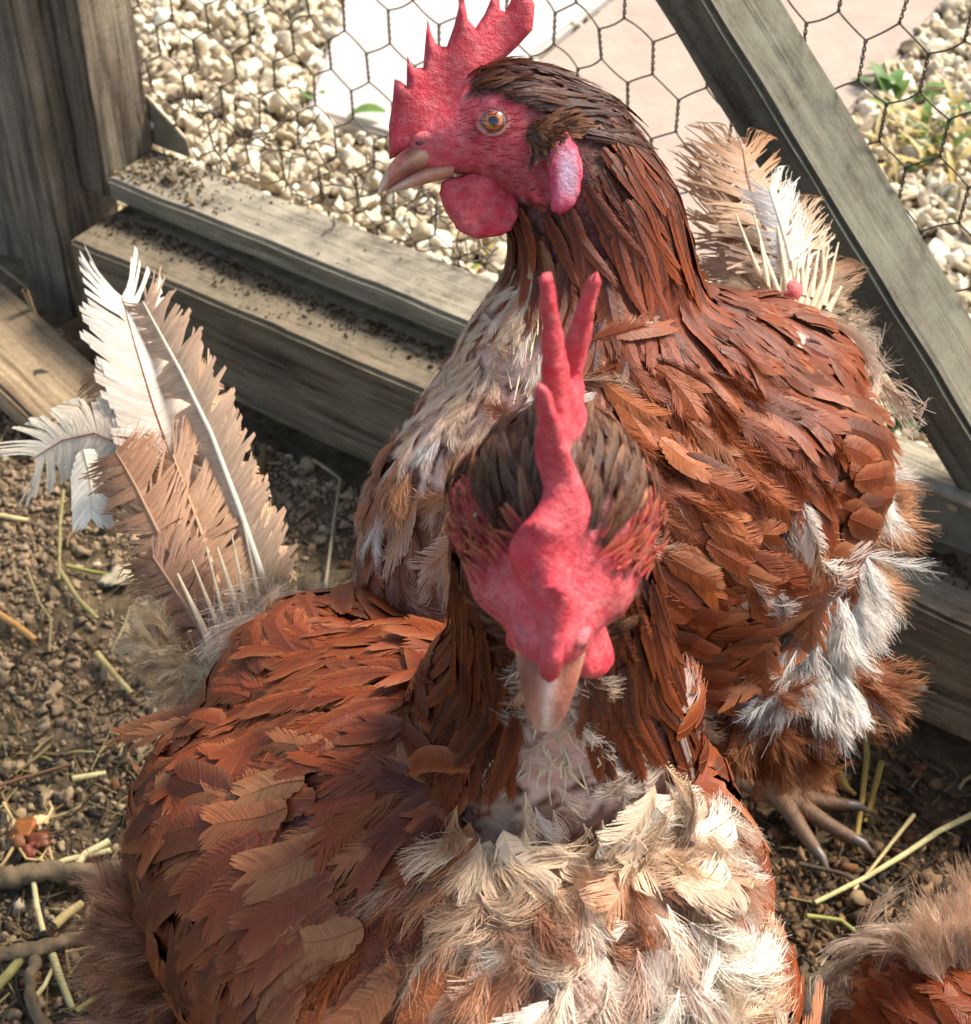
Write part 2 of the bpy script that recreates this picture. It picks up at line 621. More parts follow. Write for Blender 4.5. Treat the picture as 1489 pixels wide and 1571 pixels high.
def side_boards():
    t = empty('board_wall', F(-.25, 0, .03), label='shaded dark board wall left of the corner post', cat='board wall')
    for k in range(3):
        s0 = -.1855 - .09 * k
        beam2('board', F(s0, -.01, .045 + .004 * (k % 2)), F(s0, .9, .045 + .004 * (k % 2)), -D, .018, .086, M['post'], t, 8.0 + k)


side_boards()
pa, pb = gd(-40, 460, .03), gd(120, 640, .012)
plank = beam('loose_plank', gd(-70, 470, .028), gd(128, 655, .006), D, nrm(gd(140, 560) - gd(60, 640)), M['plank'], lo=(-.03, -.004), hi=(.030, .016), seed=12.0)
tag(plank, 'pale brown weathered plank half buried in soil at the left edge', 'plank')

# ---- netting
GP = []


def tube(bmV, bmQ, pts, r, k=5):
    pts = [np.asarray(p, float) for p in pts]
    base = sum(len(v) for v in bmV)
    V = []
    for i, p in enumerate(pts):
        t = nrm(pts[min(i + 1, len(pts) - 1)] - pts[max(i - 1, 0)])
        a = np.cross(t, [0.31, 0.2, 0.93]); a = nrm(a); b = np.cross(t, a)
        rr_ = r[i] if hasattr(r, '__len__') else r
        for j in range(k):
            an = 2 * math.pi * j / k
            V.append(p + (a * math.cos(an) + b * math.sin(an)) * rr_)
    Q = []
    for i in range(len(pts) - 1):
        for j in range(k):
            j2 = (j + 1) % k
            Q.append([base + i * k + j, base + i * k + j2, base + (i + 1) * k + j2, base + (i + 1) * k + j])
    bmV.append(np.array(V)); bmQ.append(np.array(Q))


def make_net():
    VV, QQ = [], []
    rr = np.random.default_rng(2)
    w, tw, pitch = 0.0298, 0.0182, 0.0278
    s0, z0 = 0.2455, 0.2835      # head of one twist, read off the photograph

    def node(i, j, top):
        """head or foot of the twist of column i, row j (i+j even rows share)"""
        s = s0 + i * w / 2; z = z0 - j * pitch - (0 if top else tw)
        p = F(s, z, .090)
        q = Vector(p * 13)
        p = p + D * noise.noise(q) * .004 + ZZ * noise.noise(q + Vector((5, 5, 5))) * .004 + N * noise.noise(q + Vector((9, 1, 5))) * .005
        q = Vector(p * 70)
        return p + D * noise.noise(q) * .0016 + ZZ * noise.noise(q + Vector((5, 5, 5))) * .0012

    def wire(a, b, r, amp=.0009):
        n = 6
        k = rr.normal(0, amp, 3)
        pts = [a + (b - a) * t + k * math.sin(math.pi * t) for t in np.linspace(0, 1, n)]
        tube(VV, QQ, pts, r)

    for i in range(-46, 52):
        for j in range(-12, 8):
            if (i + j) % 2: continue
            a, b = node(i, j, True), node(i, j, False)
            if b[2] < .098: continue
            # the twist: two wires wound round one another
            for ph in (0, math.pi):
                pts = []
                for t in np.linspace(0, 1, 15):
                    an = ph + t * math.pi * 5
                    pts.append(a + (b - a) * t + (D * math.cos(an) + N * math.sin(an)) * .00062)
                tube(VV, QQ, pts, .00048, 4)
            for di in (-1, 1):
                c = node(i + di, j + 1, True)
                if c[2] > .1: wire(b, c, .00050)
    # torn lower selvedge, a second slack layer pushed down onto the rail
    for k in range(95):
        s = rr.uniform(-.10, .22); z = rr.uniform(.112, .155); o = rr.uniform(.083, .098)
        p = F(s, z, o); pts = [p]
        d = nrm(D * rr.normal() + ZZ * rr.normal() * .9 + N * rr.normal() * .3)
        for _ in range(5):
            d = nrm(d + rr.normal(size=3) * .42)
            p = p + d * rr.uniform(.004, .0065)
            if p[2] < .112: p[2] = .112
            pts.append(p)
        tube(VV, QQ, pts, .00055)
    for k in range(14):     # hanging cut ends
        s = rr.uniform(-.02, .1); p = F(s, rr.uniform(.2, .3), .093); pts = [p + ZZ * -.004 * t + D * rr.normal(0, .0008) for t in range(5)]
    o = link('wire_netting', mesh_np('wire_netting', np.concatenate(VV), np.concatenate(QQ)), M['wire'], frame)


make_net()


def bracket():
    t = empty('corner_bracket', F(-.08, .114, .085), label='rounded steel corner bracket with one bright hole', cat='bracket')
    bm = bmesh.new()
    prof = [(-.129, .1145), (-.129, .149), (-.122, .151), (-.114, .1475), (-.104, .1405), (-.095, .134), (-.0875, .1285), (-.086, .124), (-.086, .1145)]
    vs = [bm.verts.new(F(s, z, .0875)) for s, z in prof]
    f = bm.faces.new(vs)
    r = bmesh.ops.extrude_face_region(bm, geom=[f])
    for v in r['geom']:
        if isinstance(v, bmesh.types.BMVert): v.co += Vector(N * .0022)
    bmesh.ops.recalc_face_normals(bm, faces=bm.faces)
    bmesh.ops.bevel(bm, geom=list(bm.edges), offset=.0006, segments=2, affect='EDGES')
    me = bpy.data.meshes.new('plate'); bm.to_mesh(me); bm.free()
    link('plate', me, M['steel'], t, False)
    bm = bmesh.new()
    q = Matrix((Vector(D), Vector(ZZ), Vector(-N))).transposed().to_4x4()
    bmesh.ops.create_uvsphere(bm, u_segments=20, v_segments=10, radius=.0032)
    for v in bm.verts: v.co.z *= .3
    bmesh.ops.transform(bm, matrix=Matrix.Translation(Vector(F(-.117, .129, .0872))) @ q, verts=bm.verts)
    me = bpy.data.meshes.new('screw_or_hole'); bm.to_mesh(me); bm.free()
    link('screw_or_hole', me, simple('bright_hole', (0.75, 0.74, 0.68), .35, metal=.4), t)  # added bright dome stands in for the bracket's hole


bracket()


def joint_plate():
    t = empty('joint_plate', F(.47, .115, .036), label='grey steel plate screwed on the rail at the foot of the brace', cat='plate')
    def ob(name, c0, c1, lo, hi, mat, par, bev):
        return beam(name, c0, c1, D, ZZ, mat, par, lo=lo, hi=hi, wob=.0002, bev=bev)
    ob('plate_body', F(.438, .1005, .0385), F(.53, .1005, .0385), (0, 0), (.031, .0035), M['plate'], t, .0008)
    ob('plate_rim', F(.434, .132, .0385), F(.535, .132, .0385), (0, 0), (.002, .009), M['steel'], t, .0005)
    for s, z in ((.4475, .108), (.505, .109), (.452, .124)):
        bm = bmesh.new()
        bmesh.ops.create_uvsphere(bm, u_segments=16, v_segments=8, radius=.0028)
        for v in bm.verts: v.co.z *= .45
        q = Matrix((Vector(D), Vector(ZZ), Vector(-N))).transposed().to_4x4()
        bmesh.ops.transform(bm, matrix=Matrix.Translation(Vector(F(s, z, .0349))) @ q, verts=bm.verts)
        me = bpy.data.meshes.new('screw_or_hole'); bm.to_mesh(me); bm.free()
        link('screw_or_hole', me, M['steel'], t)


joint_plate()
for s, z in ((.468, .040), (.4455, .033)):
    V, T = lump(2, int(s * 1000), rough=.3, fine=.3)
    me = mesh_np('dropping', V * np.array([.0035, .0028, .0028]) * 1.0 + F(s, z, -.0005), None, np.tile(srgb(176, 172, 150), (len(V), 1)), T)
    tag(link('dropping', me, M['bits']), 'small pale blob stuck on the sill face, ' + ('right one of two' if s > .46 else 'left one of two'), 'dropping')
V, T = lump(3, 77, rough=.3, fine=.15)
me = mesh_np('pebble', V * .0085 + gd(60, 585, .022), None, np.tile(srgb(66, 62, 54), (len(V), 1)), T)
tag(link('pebble', me, M['stone']), 'dark grey pebble resting on the weathered plank', 'pebble')
for i, (px, py, r, lb) in enumerate(((94, 532, .011, 'round brown soil clod between plank and corner post'), (120, 545, .012, 'larger brown soil clod at the foot of the corner post'))):
    V, T = lump(3, 80 + i, rough=.35, fine=.3)
    me = mesh_np('soil_clod', V * r * .8 + gd(px, py, .008), None, np.tile(srgb(118, 100, 76), (len(V), 1)), T)
    tag(link('soil_clod', me, M['bits']), lb, 'clod')

# ================================================================= hens
C_RUST = srgb(152, 68, 28); C_DRUST = srgb(88, 33, 14); C_DARK = srgb(62, 32, 20)
C_ORANGE = srgb(182, 98, 42); C_CREAM = srgb(238, 212, 180); C_WHITE = srgb(250, 244, 234); C_TAN = srgb(196, 138, 90)
C_RED = srgb(205, 48, 66); C_PINK = srgb(226, 110, 118); C_SKIN = srgb(222, 186, 170); C_FLUFF = srgb(196, 160, 128)
C_BROWN = srgb(146, 92, 56)


def mixc(a, b, t):
    t = min(1.0, max(0.0, t))
    return a * (1 - t) + b * t


# ---- feather templates: barbs laid out in (l along the shaft, x across, z) with half width 1
def template(seed, nb=16, kind='vane', fray=0.15, seg=3):
    rr = np.random.default_rng(seed)
    L, X, Z, T, U, Q, Aa = [], [], [], [], [], [], []
    down = kind == 'down'
    soft = kind == 'vane' and fray > .4
    for side in (-1, 1):
        clump = rr.normal(0, 1, nb // 3 + 3)
        split = rr.uniform(0, nb, 2)
        for i in range(nb):
            l0 = (i + .5) / nb * (.93 if not down else .9) + .02
            if kind == 'vane':
                prof = (min(1, (l0 + .03) / .25) ** .6) * (1 - max(0, (l0 - .62) / .42) ** 2.6)
                th = R(40 if fray < .4 else 26) * (1 - l0 ** 2.2) + R(15)
            elif kind == 'hackle':
                prof = (min(1, (l0 + .05) / .22) ** .7) * (1 - l0 ** 2.2) ** .8 + .06
                th = R(38) * (1 - l0) + R(10)
            elif kind == 'quill':
                prof = (min(1, (l0 + .02) / .18) ** .6) * (1 - max(0, (l0 - .80) / .24) ** 2.4)
                th = R(44) * (1 - l0 ** 4) + R(12)
            else:
                prof = (.5 + .6 * math.sin(math.pi * min(1, l0 + .15))) * rr.uniform(.7, 1.25)
                th = R(rr.uniform(30, 75))
            j = i // 3 if kind != 'vane' else int(i * 3 / nb)
            th += fray * (clump[i // 3] * .30 * (kind != 'vane' or fray > .5) + rr.normal() * (.10 if fray > .4 else .05)) + .10 * clump[-1 - j] * fray
            ln = max(.05, prof) * (1 + fray * rr.normal() * (.22 if fray > .4 else .05))
            hw = .93 / nb
            silk = kind == 'silk'
            if silk:
                l0 = (i + .5) / nb * .62
                xr = rr.uniform(.05, 1.05) * (1 - .3 * l0); sl_ = rr.uniform(1.3, 2.5) * (1.15 - .5 * l0); cv = rr.normal(0, .22); zc = rr.normal(0, .16)
                for k in range(seg + 1):
                    s = k / seg
                    hk = .62 / nb * (1.5 - 1.1 * s)
                    for e in (-1, 1):
                        L.append((l0 + e * hk * .2, sl_ * s + e * .0)); X.append(side * (xr * s ** 1.25 + cv * math.sin(3 * s)) + e * .0135 * (1.1 - s))
                        Z.append(-.12 * s * s * xr + zc * s + e * .01); T.append(min(1, l0 + .4 * s)); U.append(s); Aa.append(l0 + e * .004)
                b = len(X) - 2 * (seg + 1)
                for k in range(seg): Q.append([b + 2 * k, b + 2 * k + 1, b + 2 * k + 3, b + 2 * k + 2])
                continue
            for k in range(seg + 1):
                s = k / seg
                x = ln * s * math.sin(min(th, 1.45)) / math.sin(min(max(th, .25), 1.45)) * (1 if kind != 'down' else 1)
                # forward sweep is stored separately (scaled by the aspect of the feather)
                sw = ln * (s ** 1.35) / math.tan(max(th, .3))
                if down: hk = hw * (.26 - .17 * s)
                elif soft: hk = hw * (1.1 - .62 * s ** 1.2)
                elif kind == 'vane': hk = hw * (1.3 - .15 * s) * (.95 if k == seg else 1)
                else: hk = hw * (1.25 - (.35 + .45 * (fray > .6)) * s ** 2)
                wig = 0
                if down: wig = .12 * math.sin(s * 5 + i * 1.7) * s
                for e in (-1, 1):
                    L.append((l0 + e * hk, sw + wig)); X.append(side * x)
                    Z.append(-.20 * x * x + e * (.007 if not down else .006) + (rr.normal() * .05 * s if down else 0) + fray * .05 * clump[i // 3] * s)
                    T.append(l0 + .15 * s); U.append(s); Aa.append(l0 + e * hk * .5)
            b = len(X) - 2 * (seg + 1)
            for k in range(seg):
                q = [b + 2 * k, b + 2 * k + 1, b + 2 * k + 3, b + 2 * k + 2]
                Q.append(q if side > 0 else q[::-1])
    br = np.repeat(rr.uniform(-1, 1, 2 * nb), 2 * (seg + 1))
    nb_v = len(X)
    # rachis
    ns = 7
    b = len(X)
    rx = []
    for k in range(ns):
        l = k / (ns - 1) * .96
        for e, z in ((-1, 0), (0, 1), (1, 0)):
            L.append((l, 0)); X.append(0); Z.append(0); T.append(l); U.append(-1); Aa.append(0); rx.append((e * (1 - .8 * l), z * (1 - .8 * l)))
    for k in range(ns - 1):
        for j in (0, 1):
            Q.append([b + 3 * k + j, b + 3 * k + j + 1, b + 3 * k + j + 4, b + 3 * k + j + 3])
    rxa = np.zeros((len(X), 2)); rxa[b:] = np.array(rx)
    brr = np.zeros(len(X)); brr[:nb_v] = br
    return dict(l=np.array(L), x=np.array(X), z=np.array(Z), t=np.array(T), u=np.array(U), q=np.array(Q), rx=rxa, br=brr, a=np.array(Aa))


TPL = {}
for kd, nb, fr, sg in (('vane', 15, .26, 2), ('hackle', 10, .3, 2), ('down', 30, .6, 4), ('soft', 44, .45, 2), ('silk', 56, .5, 3)):
    TPL[kd] = [template(100 + k, nb, 'vane' if kd == 'soft' else kd, fr, sg) for k in range(12)]
TPL['quill'] = [template(300 + k, 84, 'quill', .42, 4) for k in range(5)]
TPL['ragged'] = [template(320 + k, 110, 'quill', .7, 4) for k in range(5)]
TPL['tiny'] = [template(400 + k, 6, 'hackle', .5, 1) for k in range(8)]


class Feathers:
    def __init__(s):
        s.V, s.Q, s.C, s.A, s.off = [], [], [], [], 0

    def add(s, kind, path, nor, hw, c0, c1, ce=None, rach=.02, crach=None, streak=.06, cut=None):
        """path (K,3), nor (K,3), hw half width in m"""
        tp = TPL[kind][random.randrange(len(TPL[kind]))]
        path = np.asarray(path); nor = np.asarray(nor)
        K = len(path)
        seg = np.linalg.norm(np.diff(path, axis=0), axis=1)
        Ln = seg.sum()
        l = tp['l'][:, 0] + tp['l'][:, 1] * hw / Ln
        u = np.clip(l, 0, 1.2) * (K - 1)
        i = np.minimum(u.astype(int), K - 2)
        f = (u - i)[:, None]
        P = path[i] * (1 - f) + path[i + 1] * f
        Nn = nor[i] * (1 - np.minimum(f, 1)) + nor[i + 1] * np.minimum(f, 1)
        Tn = (path[i + 1] - path[i]) / (seg[i][:, None] + 1e-9)
        Sd = np.cross(Tn, Nn)
        Sd /= np.linalg.norm(Sd, axis=1)[:, None] + 1e-9
        rw = max(rach * hw, .00018)
        P = P + Sd * (tp['x'] * hw + tp['rx'][:, 0] * rw)[:, None] + Nn * (tp['z'] * hw + tp['rx'][:, 1] * rw * 1.1 + (tp['u'] < 0) * hw * .01)[:, None]
        t = np.clip(tp['t'], 0, 1)[:, None]
        C = c0 * (1 - t) + c1 * t
        if ce is not None:
            e = np.clip((tp['u'] - .45) / .55, 0, 1)[:, None] * .8
            C = C * (1 - e) + ce * e
        C = C * (1 + streak * tp['br'])[:, None]
        isr = (tp['u'] < 0)[:, None]
        cr = (crach if crach is not None else c0 * 1.15)
        C = np.where(isr, cr, C)
        q = tp['q']
        if cut is not None:       # broken-off barbs
            keep = ~((tp['t'][q].mean(1) > cut[0]) & (tp['t'][q].mean(1) < cut[1]) & (tp['u'][q].max(1) > cut[2]) & (tp['x'][q].mean(1) * cut[3] >= 0))
            q = q[keep]
        s.V.append(P); s.Q.append(q + s.off); s.C.append(np.clip(C, .004, .92)); s.off += len(P)
        s.A.append(np.stack([tp['a'] * Ln * 1000, tp['x'] * hw * 1000, np.full(len(P), random.random() * 50)], 1))

    def build(s, name, parent, label=None):
        if not s.V: return None
        me = mesh_np(name, np.concatenate(s.V), np.concatenate(s.Q), np.concatenate(s.C))
        at = me.attributes.new('barb', 'FLOAT_VECTOR', 'POINT')
        at.data.foreach_set('vector', np.concatenate(s.A).astype(np.float32).ravel())
        o = link(name, me, M['feather'], parent, smooth=False)
        if label: o['label'] = label
        return o


def remesh(prims, voxel, smooth=8):
    """union of ellipsoids and tapered capsules grown into one continuous skin"""
    bm = bmesh.new()
    for pr in prims:
        if pr[0] == 'e':
            _, c, ax, r = pr
            X, Y, Zx = ax
            m = Matrix((Vector(X) * r[0], Vector(Y) * r[1], Vector(Zx) * r[2])).transposed().to_4x4()
            m.translation = Vector(c)
            bmesh.ops.create_icosphere(bm, subdivisions=4, radius=1, matrix=m)
        else:
            _, pts, rad = pr
            for k in range(len(pts) - 1):
                a, b = np.asarray(pts[k]), np.asarray(pts[k + 1])
                n = max(2, int(np.linalg.norm(b - a) / (min(rad[k], rad[k + 1]) * .35)))
                for j in range(n + 1):
                    t = j / n
                    bmesh.ops.create_icosphere(bm, subdivisions=3, radius=rad[k] * (1 - t) + rad[k + 1] * t, matrix=Matrix.Translation(Vector(a * (1 - t) + b * t)))
    me = bpy.data.meshes.new('tmp'); bm.to_mesh(me); bm.free()
    o = bpy.data.objects.new('tmp', me); COL.objects.link(o)
    md = o.modifiers.new('r', 'REMESH'); md.mode = 'VOXEL'; md.voxel_size = voxel; md.use_smooth_shade = True
    ms = o.modifiers.new('s', 'SMOOTH'); ms.iterations = smooth; ms.factor = .6
    dg = bpy.context.evaluated_depsgraph_get()
    m2 = bpy.data.meshes.new_from_object(o.evaluated_get(dg))
    bpy.data.objects.remove(o)
    return m2


def loft(rings, closed=True, cap=True):
    """rings: list of (k,3) arrays"""
    k = len(rings[0]); V = np.concatenate(rings); Q = []
    for i in range(len(rings) - 1):
        for j in range(k):
            j2 = (j + 1) % k
            Q.append([i * k + j, i * k + j2, (i + 1) * k + j2, (i + 1) * k + j])
    T = []
    if cap:
        for base, rg, sgn in ((0, rings[0], 1), ((len(rings) - 1) * k, rings[-1], -1)):
            V = np.vstack([V, rg.mean(0)]); c = len(V) - 1
            for j in range(k):
                t = [base + (j + 1) % k, base + j, c]
                T.append(t if sgn > 0 else t[::-1])
    return V, np.array(Q), np.array(T)


def blade(outline, thick, warp, res=2.0, taper=20):
    """flat serrated flesh (comb): outline polygon in mm (x,z) -> thick warped mesh via a triangulated grid"""
    P = [np.array(p, float) for p in outline]
    # densify
    pts = []
    for i in range(len(P)):
        a, b = P[i], P[(i + 1) % len(P)]
        n = max(1, int(np.linalg.norm(b - a) / res))
        for j in range(n): pts.append(a + (b - a) * j / n)
    pts = [tuple(p) for p in pts]
    x0 = min(p[0] for p in pts); x1 = max(p[0] for p in pts); z0 = min(p[1] for p in pts); z1 = max(p[1] for p in pts)
    inner = []
    A = np.array(pts)
    gx = np.arange(x0, x1, res)
    for ix, x in enumerate(gx):
        for z in np.arange(z0, z1, res):
            zz = z + (ix % 2) * res * .5
            if inside_poly(x, zz, A) and np.min(np.hypot(A[:, 0] - x, A[:, 1] - zz)) > res * .6:
                inner.append((x, zz))
    from mathutils.geometry import delaunay_2d_cdt
    allp = [Vector(p) for p in pts + inner]
    nb = len(pts)
    vo, eo, fo, *_ = delaunay_2d_cdt(allp, [(i, (i + 1) % nb) for i in range(nb)], [], 1, 1e-4)
    vo = np.array([v[:] for v in vo])
    fo = [f for f in fo if inside_poly(*(vo[list(f)].mean(0)), A)]
    # distance to the outline gives a rounded edge
    n = len(vo)
    dist = np.array([_edge_dist(v, A) for v in vo])
    V = []
    for sgn in (1, -1):
        for i, v in enumerate(vo):
            h = v[1]
            th = np.interp(h, [q[0] for q in thick], [q[1] for q in thick]) * .5 * (1 if v[0] < taper else max(.3, 1 - (v[0] - taper) / 18))
            e = min(1, dist[i] / max(th, .3))
            t = th * math.sqrt(max(0, 1 - (1 - e) ** 2))
            t += .14 * noise.noise(Vector((v[0] * .35, v[1] * .35, sgn * 3))) * e
            V.append((v[0], warp(v[0], h) + sgn * (t + 0.0), h))
    T = [list(f) for f in fo] + [[j + n for j in f][::-1] for f in fo]
    # orientation: first side faces +y
    V = np.array(V)
    T = np.array(T)
    rim = dist < 1e-3           # weld the two sides along the rim
    for i in np.where(rim)[0]: T[T == i + n] = i
    allrim = np.array([all(k < n and rim[k] for k in t) for t in T])
    allrim[:len(fo)] = False
    T = T[~allrim]
    a, b, c = V[T[0][0]], V[T[0][1]], V[T[0][2]]
    if np.cross(b - a, c - a)[1] < 0: T = T[:, ::-1]
    # weld rim
    return V, T


def _edge_dist(v, A):
    B = np.roll(A, -1, 0)
    d = B - A
    t = np.clip(((v - A) * d).sum(1) / (d * d).sum(1), 0, 1)
    q = A + d * t[:, None]
    return np.min(np.hypot(q[:, 0] - v[0], q[:, 1] - v[1]))


def ellipsoid_mesh(c, ax, r, sub=4):
    V, T = ico(sub)
    X, Y, Zx = ax
    return c + V[:, :1] * np.array(X) * r[0] + V[:, 1:2] * np.array(Y) * r[1] + V[:, 2:] * np.array(Zx) * r[2], T, V


class Hen:
    def __init__(s, P):
        s.P = P
        s.root = empty('hen', P['root'], label=P['label'], cat='hen', group=P.get('group'))
        s.Fh = nrm(P['heading']); s.Lh = np.cross(ZZ, s.Fh); s.O = np.asarray(P['center'])
        X, Zx = nrm(P['head_x']), np.asarray(P['head_z'], float)
        Y = nrm(np.cross(Zx, X)); Zx = np.cross(X, Y)
        s.HX, s.HY, s.HZ = X, Y, Zx
        s.HO = np.asarray(P['head_o'])
        s.hs = P.get('head_scale', 1.0) * .001
        s.wy = P.get('head_wide', 1.0)
        s.neck = [np.asarray(q) for q in P['neck']]
        s.neckr = P['neckr']

    def h(s, x, y, z):
        return s.HO + (s.HX * x + s.HY * y * s.wy + s.HZ * z) * s.hs

    def hl(s, p):
        d = (p - s.HO) / s.hs
        return d @ s.HX, d @ s.HY / s.wy, d @ s.HZ

    def build(s):
        P = s.P
        ra, rb, rc = P['radii']
        pit = P.get('pitch', 0.0)
        Fp = nrm(s.Fh * math.cos(pit) + ZZ * math.sin(pit)); Up = np.cross(Fp, s.Lh); Up = Up if Up[2] > 0 else -Up
        s.Fp, s.Up = Fp, Up
        ax = (Fp, s.Lh, Up)
        prims = [('e', s.O, ax, (ra, rb, rc)),
                 ('e', s.O + Fp * ra * .45 - Up * rc * .12, ax, (ra * .62, rb * .86, rc * .9)),
                 ('e', s.O - Fp * ra * .62 + Up * rc * .25, ax, (ra * .55, rb * .6, rc * .55)),
                 ('e', s.O - Fp * ra * .4 - Up * rc * .45, ax, (ra * .5, rb * .75, rc * .62))]
        for sg in (-1, 1):
            prims.append(('e', s.O + s.Lh * sg * rb * .55 - Fp * ra * .12 + Up * rc * .15, ax, (ra * .82, rb * .52, rc * .62)))
            hip = s.O + s.Lh * sg * rb * .5 - Fp * ra * .05 - Up * rc * .55
            prims.append(('c', [hip, hip - ZZ * rc * .55 + s.Fh * .01], [.032, .017]))
        prims.append(('c', s.neck, s.neckr))
        k = s.hs / .001
        ha = (s.HX, s.HY * s.wy, s.HZ)
        prims += [('e', s.h(-6, 0, 2), ha, (.020 * k, .0150 * k, .0165 * k)), ('e', s.h(8, 0, -4), ha, (.0155 * k, .0112 * k, .0118 * k)),
                  ('e', s.h(16, 0, -6), ha, (.0125 * k, .0085 * k, .0092 * k)), ('e', s.h(-8, 0, -9), ha, (.016 * k, .0135 * k, .014 * k))]
        for q in P.get('cheeks', []):
            for sg in (-1, 1): prims.append(('e', s.h(q[0], sg * q[1], q[2]), ha, (q[3] * k, q[4] * k, q[5] * k)))
        me = remesh(prims, P.get('voxel', .003))
        s.spots, s.flows = [], []
        n = len(me.vertices)
        V = np.empty(n * 3, np.float32); me.vertices.foreach_get('co', V); V = V.reshape(n, 3).astype(float)
        s.bvh = BVHTree.FromPolygons([Vector(v) for v in V], [tuple(p.vertices) for p in me.polygons])
        for px, py, r, col, st in P.get('spots', []):
            q, dz = s.hit(px, py)
            if q is not None: s.spots.append((q, r * dz / FPX, col, st))
        for px, py, dx, dy, r in P.get('flows', []):
            q, dz = s.hit(px, py)
            if q is not None: s.flows.append((q, r * dz / FPX, nrm(RT * dx - UP * dy)))
        nn = np.empty(n * 3, np.float32); me.vertices.foreach_get('normal', nn); nn = nn.reshape(n, 3)
        C = np.zeros((n, 4), np.float32); C[:, 3] = 1
        for i in range(n):
            C[i, :3] = s.skincol(V[i], nn[i])
        a = me.color_attributes.new('pigment', 'FLOAT_COLOR', 'POINT'); a.data.foreach_set('color', C.ravel())
        me.name = 'body'
        s.V = V
        s.body = link('body', me, M['skin'], s.root)
        s.plumage(me)
        s.head_parts()
        s.legs()
        return s

    def hit(s, px, py):
        d = FW + RT * (px - PW / 2) / FPX - UP * (py - PH / 2) / FPX
        loc, no, _, dist = s.bvh.ray_cast(Vector(CP), Vector(d))
        if loc is None:
            print('spot missed', px, py); return None, 0
        q = np.array(loc)
        return q, (q - CP) @ FW

    def tune(s, z, p):
        if z['part'] == 'head_plumage': return z
        for q, r, col, st in s.spots:
            w = math.exp(-((p - q) @ (p - q)) / (r * r)) * st
            if w > .03:
                if isinstance(col, str):
                    if col == 'bare' and random.random() < w * 1.25: return None
                    if col == 'down' and random.random() < w: z['kind'] = 'silk' if random.random() < .6 else 'soft'; z['w'] *= 1.2
                    if col == 'long': z['len'] *= 1 + w * .6
                    if col == 'wide': z['w'] *= 1 + w * .4; z['len'] *= 1 + w * .2
                    continue
                if random.random() < w * 1.3:
                    if col.mean() > .45 and z['kind'] in ('vane', 'soft', 'hackle') and z['part'] != 'neck_hackle':
                        z['kind'] = 'silk'; z['w'] *= 1.15; z['len'] = min(z['len'], .022)
                    k = min(1, w + .35) * random.uniform(.7, 1)
                    z['c0'] = mixc(z['c0'], col, k * .9); z['c1'] = mixc(z['c1'], col, k)
                    if z.get('ce') is not None: z['ce'] = mixc(z['ce'], col, k * .6)
        tot, f = 0, 0
        for q, r, d in s.flows:
            w = math.exp(-((p - q) @ (p - q)) / (r * r))
            tot += w; f = f + d * w
        if tot > .05:
            t = min(1, tot * 1.4)
            z['f'] = nrm(np.asarray(z['f'])) * (1 - t) + f / tot * t
        return z

    # ---- where the skin is bare
    def is_face(s, p):
        x, y, z = s.hl(p)
        if not (-24 < x < 34 and -26 < z < 12 and abs(y) < 26): return False
        top = 8.5 + s.P.get('face_top', 0) * (x < 12) * (abs(y) > 7) + min(0, x) * .42 - max(0, x - 12) * .35
        if abs(y) < 7 and x > 2: top = 16
        return z < top and z > -24 - max(0, -x - 10) * .2

    def skincol(s, p, n):
        if s.is_face(p):
            x, y, z = s.hl(p)
            t = .5 + .5 * noise.noise(Vector((x, y, z)) * .35)
            c = mixc(C_RED, C_PINK, t * .8)
            if x < -10 and z > -8 and z < 4: c = mixc(c, C_DARK, .55)
            if z < -13: c = mixc(c, C_DRUST, .35)
            if s.P.get('brow') and abs(y) > 6: c = mixc(c, srgb(140, 44, 40), min(.75, (abs(y) - 6) / 6) * (.6 + .5 * noise.noise(Vector((x, y, z)) * .6)))
            return c
        z = s.zone(p, n)
        for q, r, col, st in s.spots:
            if isinstance(col, str) and col == 'bare' and (p - q) @ (p - q) < r * r: z = None
        if z is not None and z['part'] == 'throat_down': return C_SKIN * .95
        if z is None: return mixc(C_SKIN, C_PINK, .2 + .4 * noise.noise(Vector(p) * 60)) if any(isinstance(cl, str) and cl == 'bare' and (p - q) @ (p - q) < r * r * 1.3 for q, r, cl, st in s.spots) else C_DRUST
        if z.get('bare', 0) > 0: return C_SKIN * (1 + .1 * noise.noise(Vector(p) * 90))
        return mixc(z['c0'], C_DRUST, .6) * .8

    def near_neck(s, p):
        best = (9, None, 0, 0)
        tot = 0
        for k in range(len(s.neck) - 1):
            a, b = s.neck[k], s.neck[k + 1]
            d = b - a; L2 = d @ d
            t = min(1, max(0, ((p - a) @ d) / L2))
            q = a + d * t
            r = np.linalg.norm(p - q) / (s.neckr[k] * (1 - t) + s.neckr[k + 1] * t)
            if r < best[0]: best = (r, nrm(d), k + t, tot + t * math.sqrt(L2))
            tot += math.sqrt(L2)
        return best

    def zone(s, p, n):
        return s.P['zone'](s, p, n)

    def flow(s, p, n, down=.35, back=1.0):
        f = -s.Fp * back - ZZ * down
        return f

    def lay(s, Fe, p, n, z):
        """one feather from skin point p along the flow, hugging the body"""
        Ln, hw = z['len'] * random.uniform(.82, 1.15), z['w'] * .5 * random.uniform(.85, 1.12)
        f = np.asarray(z['f'], float)
        f = f + RNG.normal(size=3) * z.get('jit', .12)
        K = 6
        ds = Ln / (K - 1)
        q = np.array(p); m = np.array(n)
        path, nor = [], []
        h = z.get('h0', .0008) + random.random() * z.get('hr', .0015)
        lift = z.get('lift', .12) * random.uniform(.5, 1.5)
        stiff = z.get('stiff', .25)
        d = nrm(f - m * (f @ m))
        curl = random.gauss(0, z.get('curl', .10))
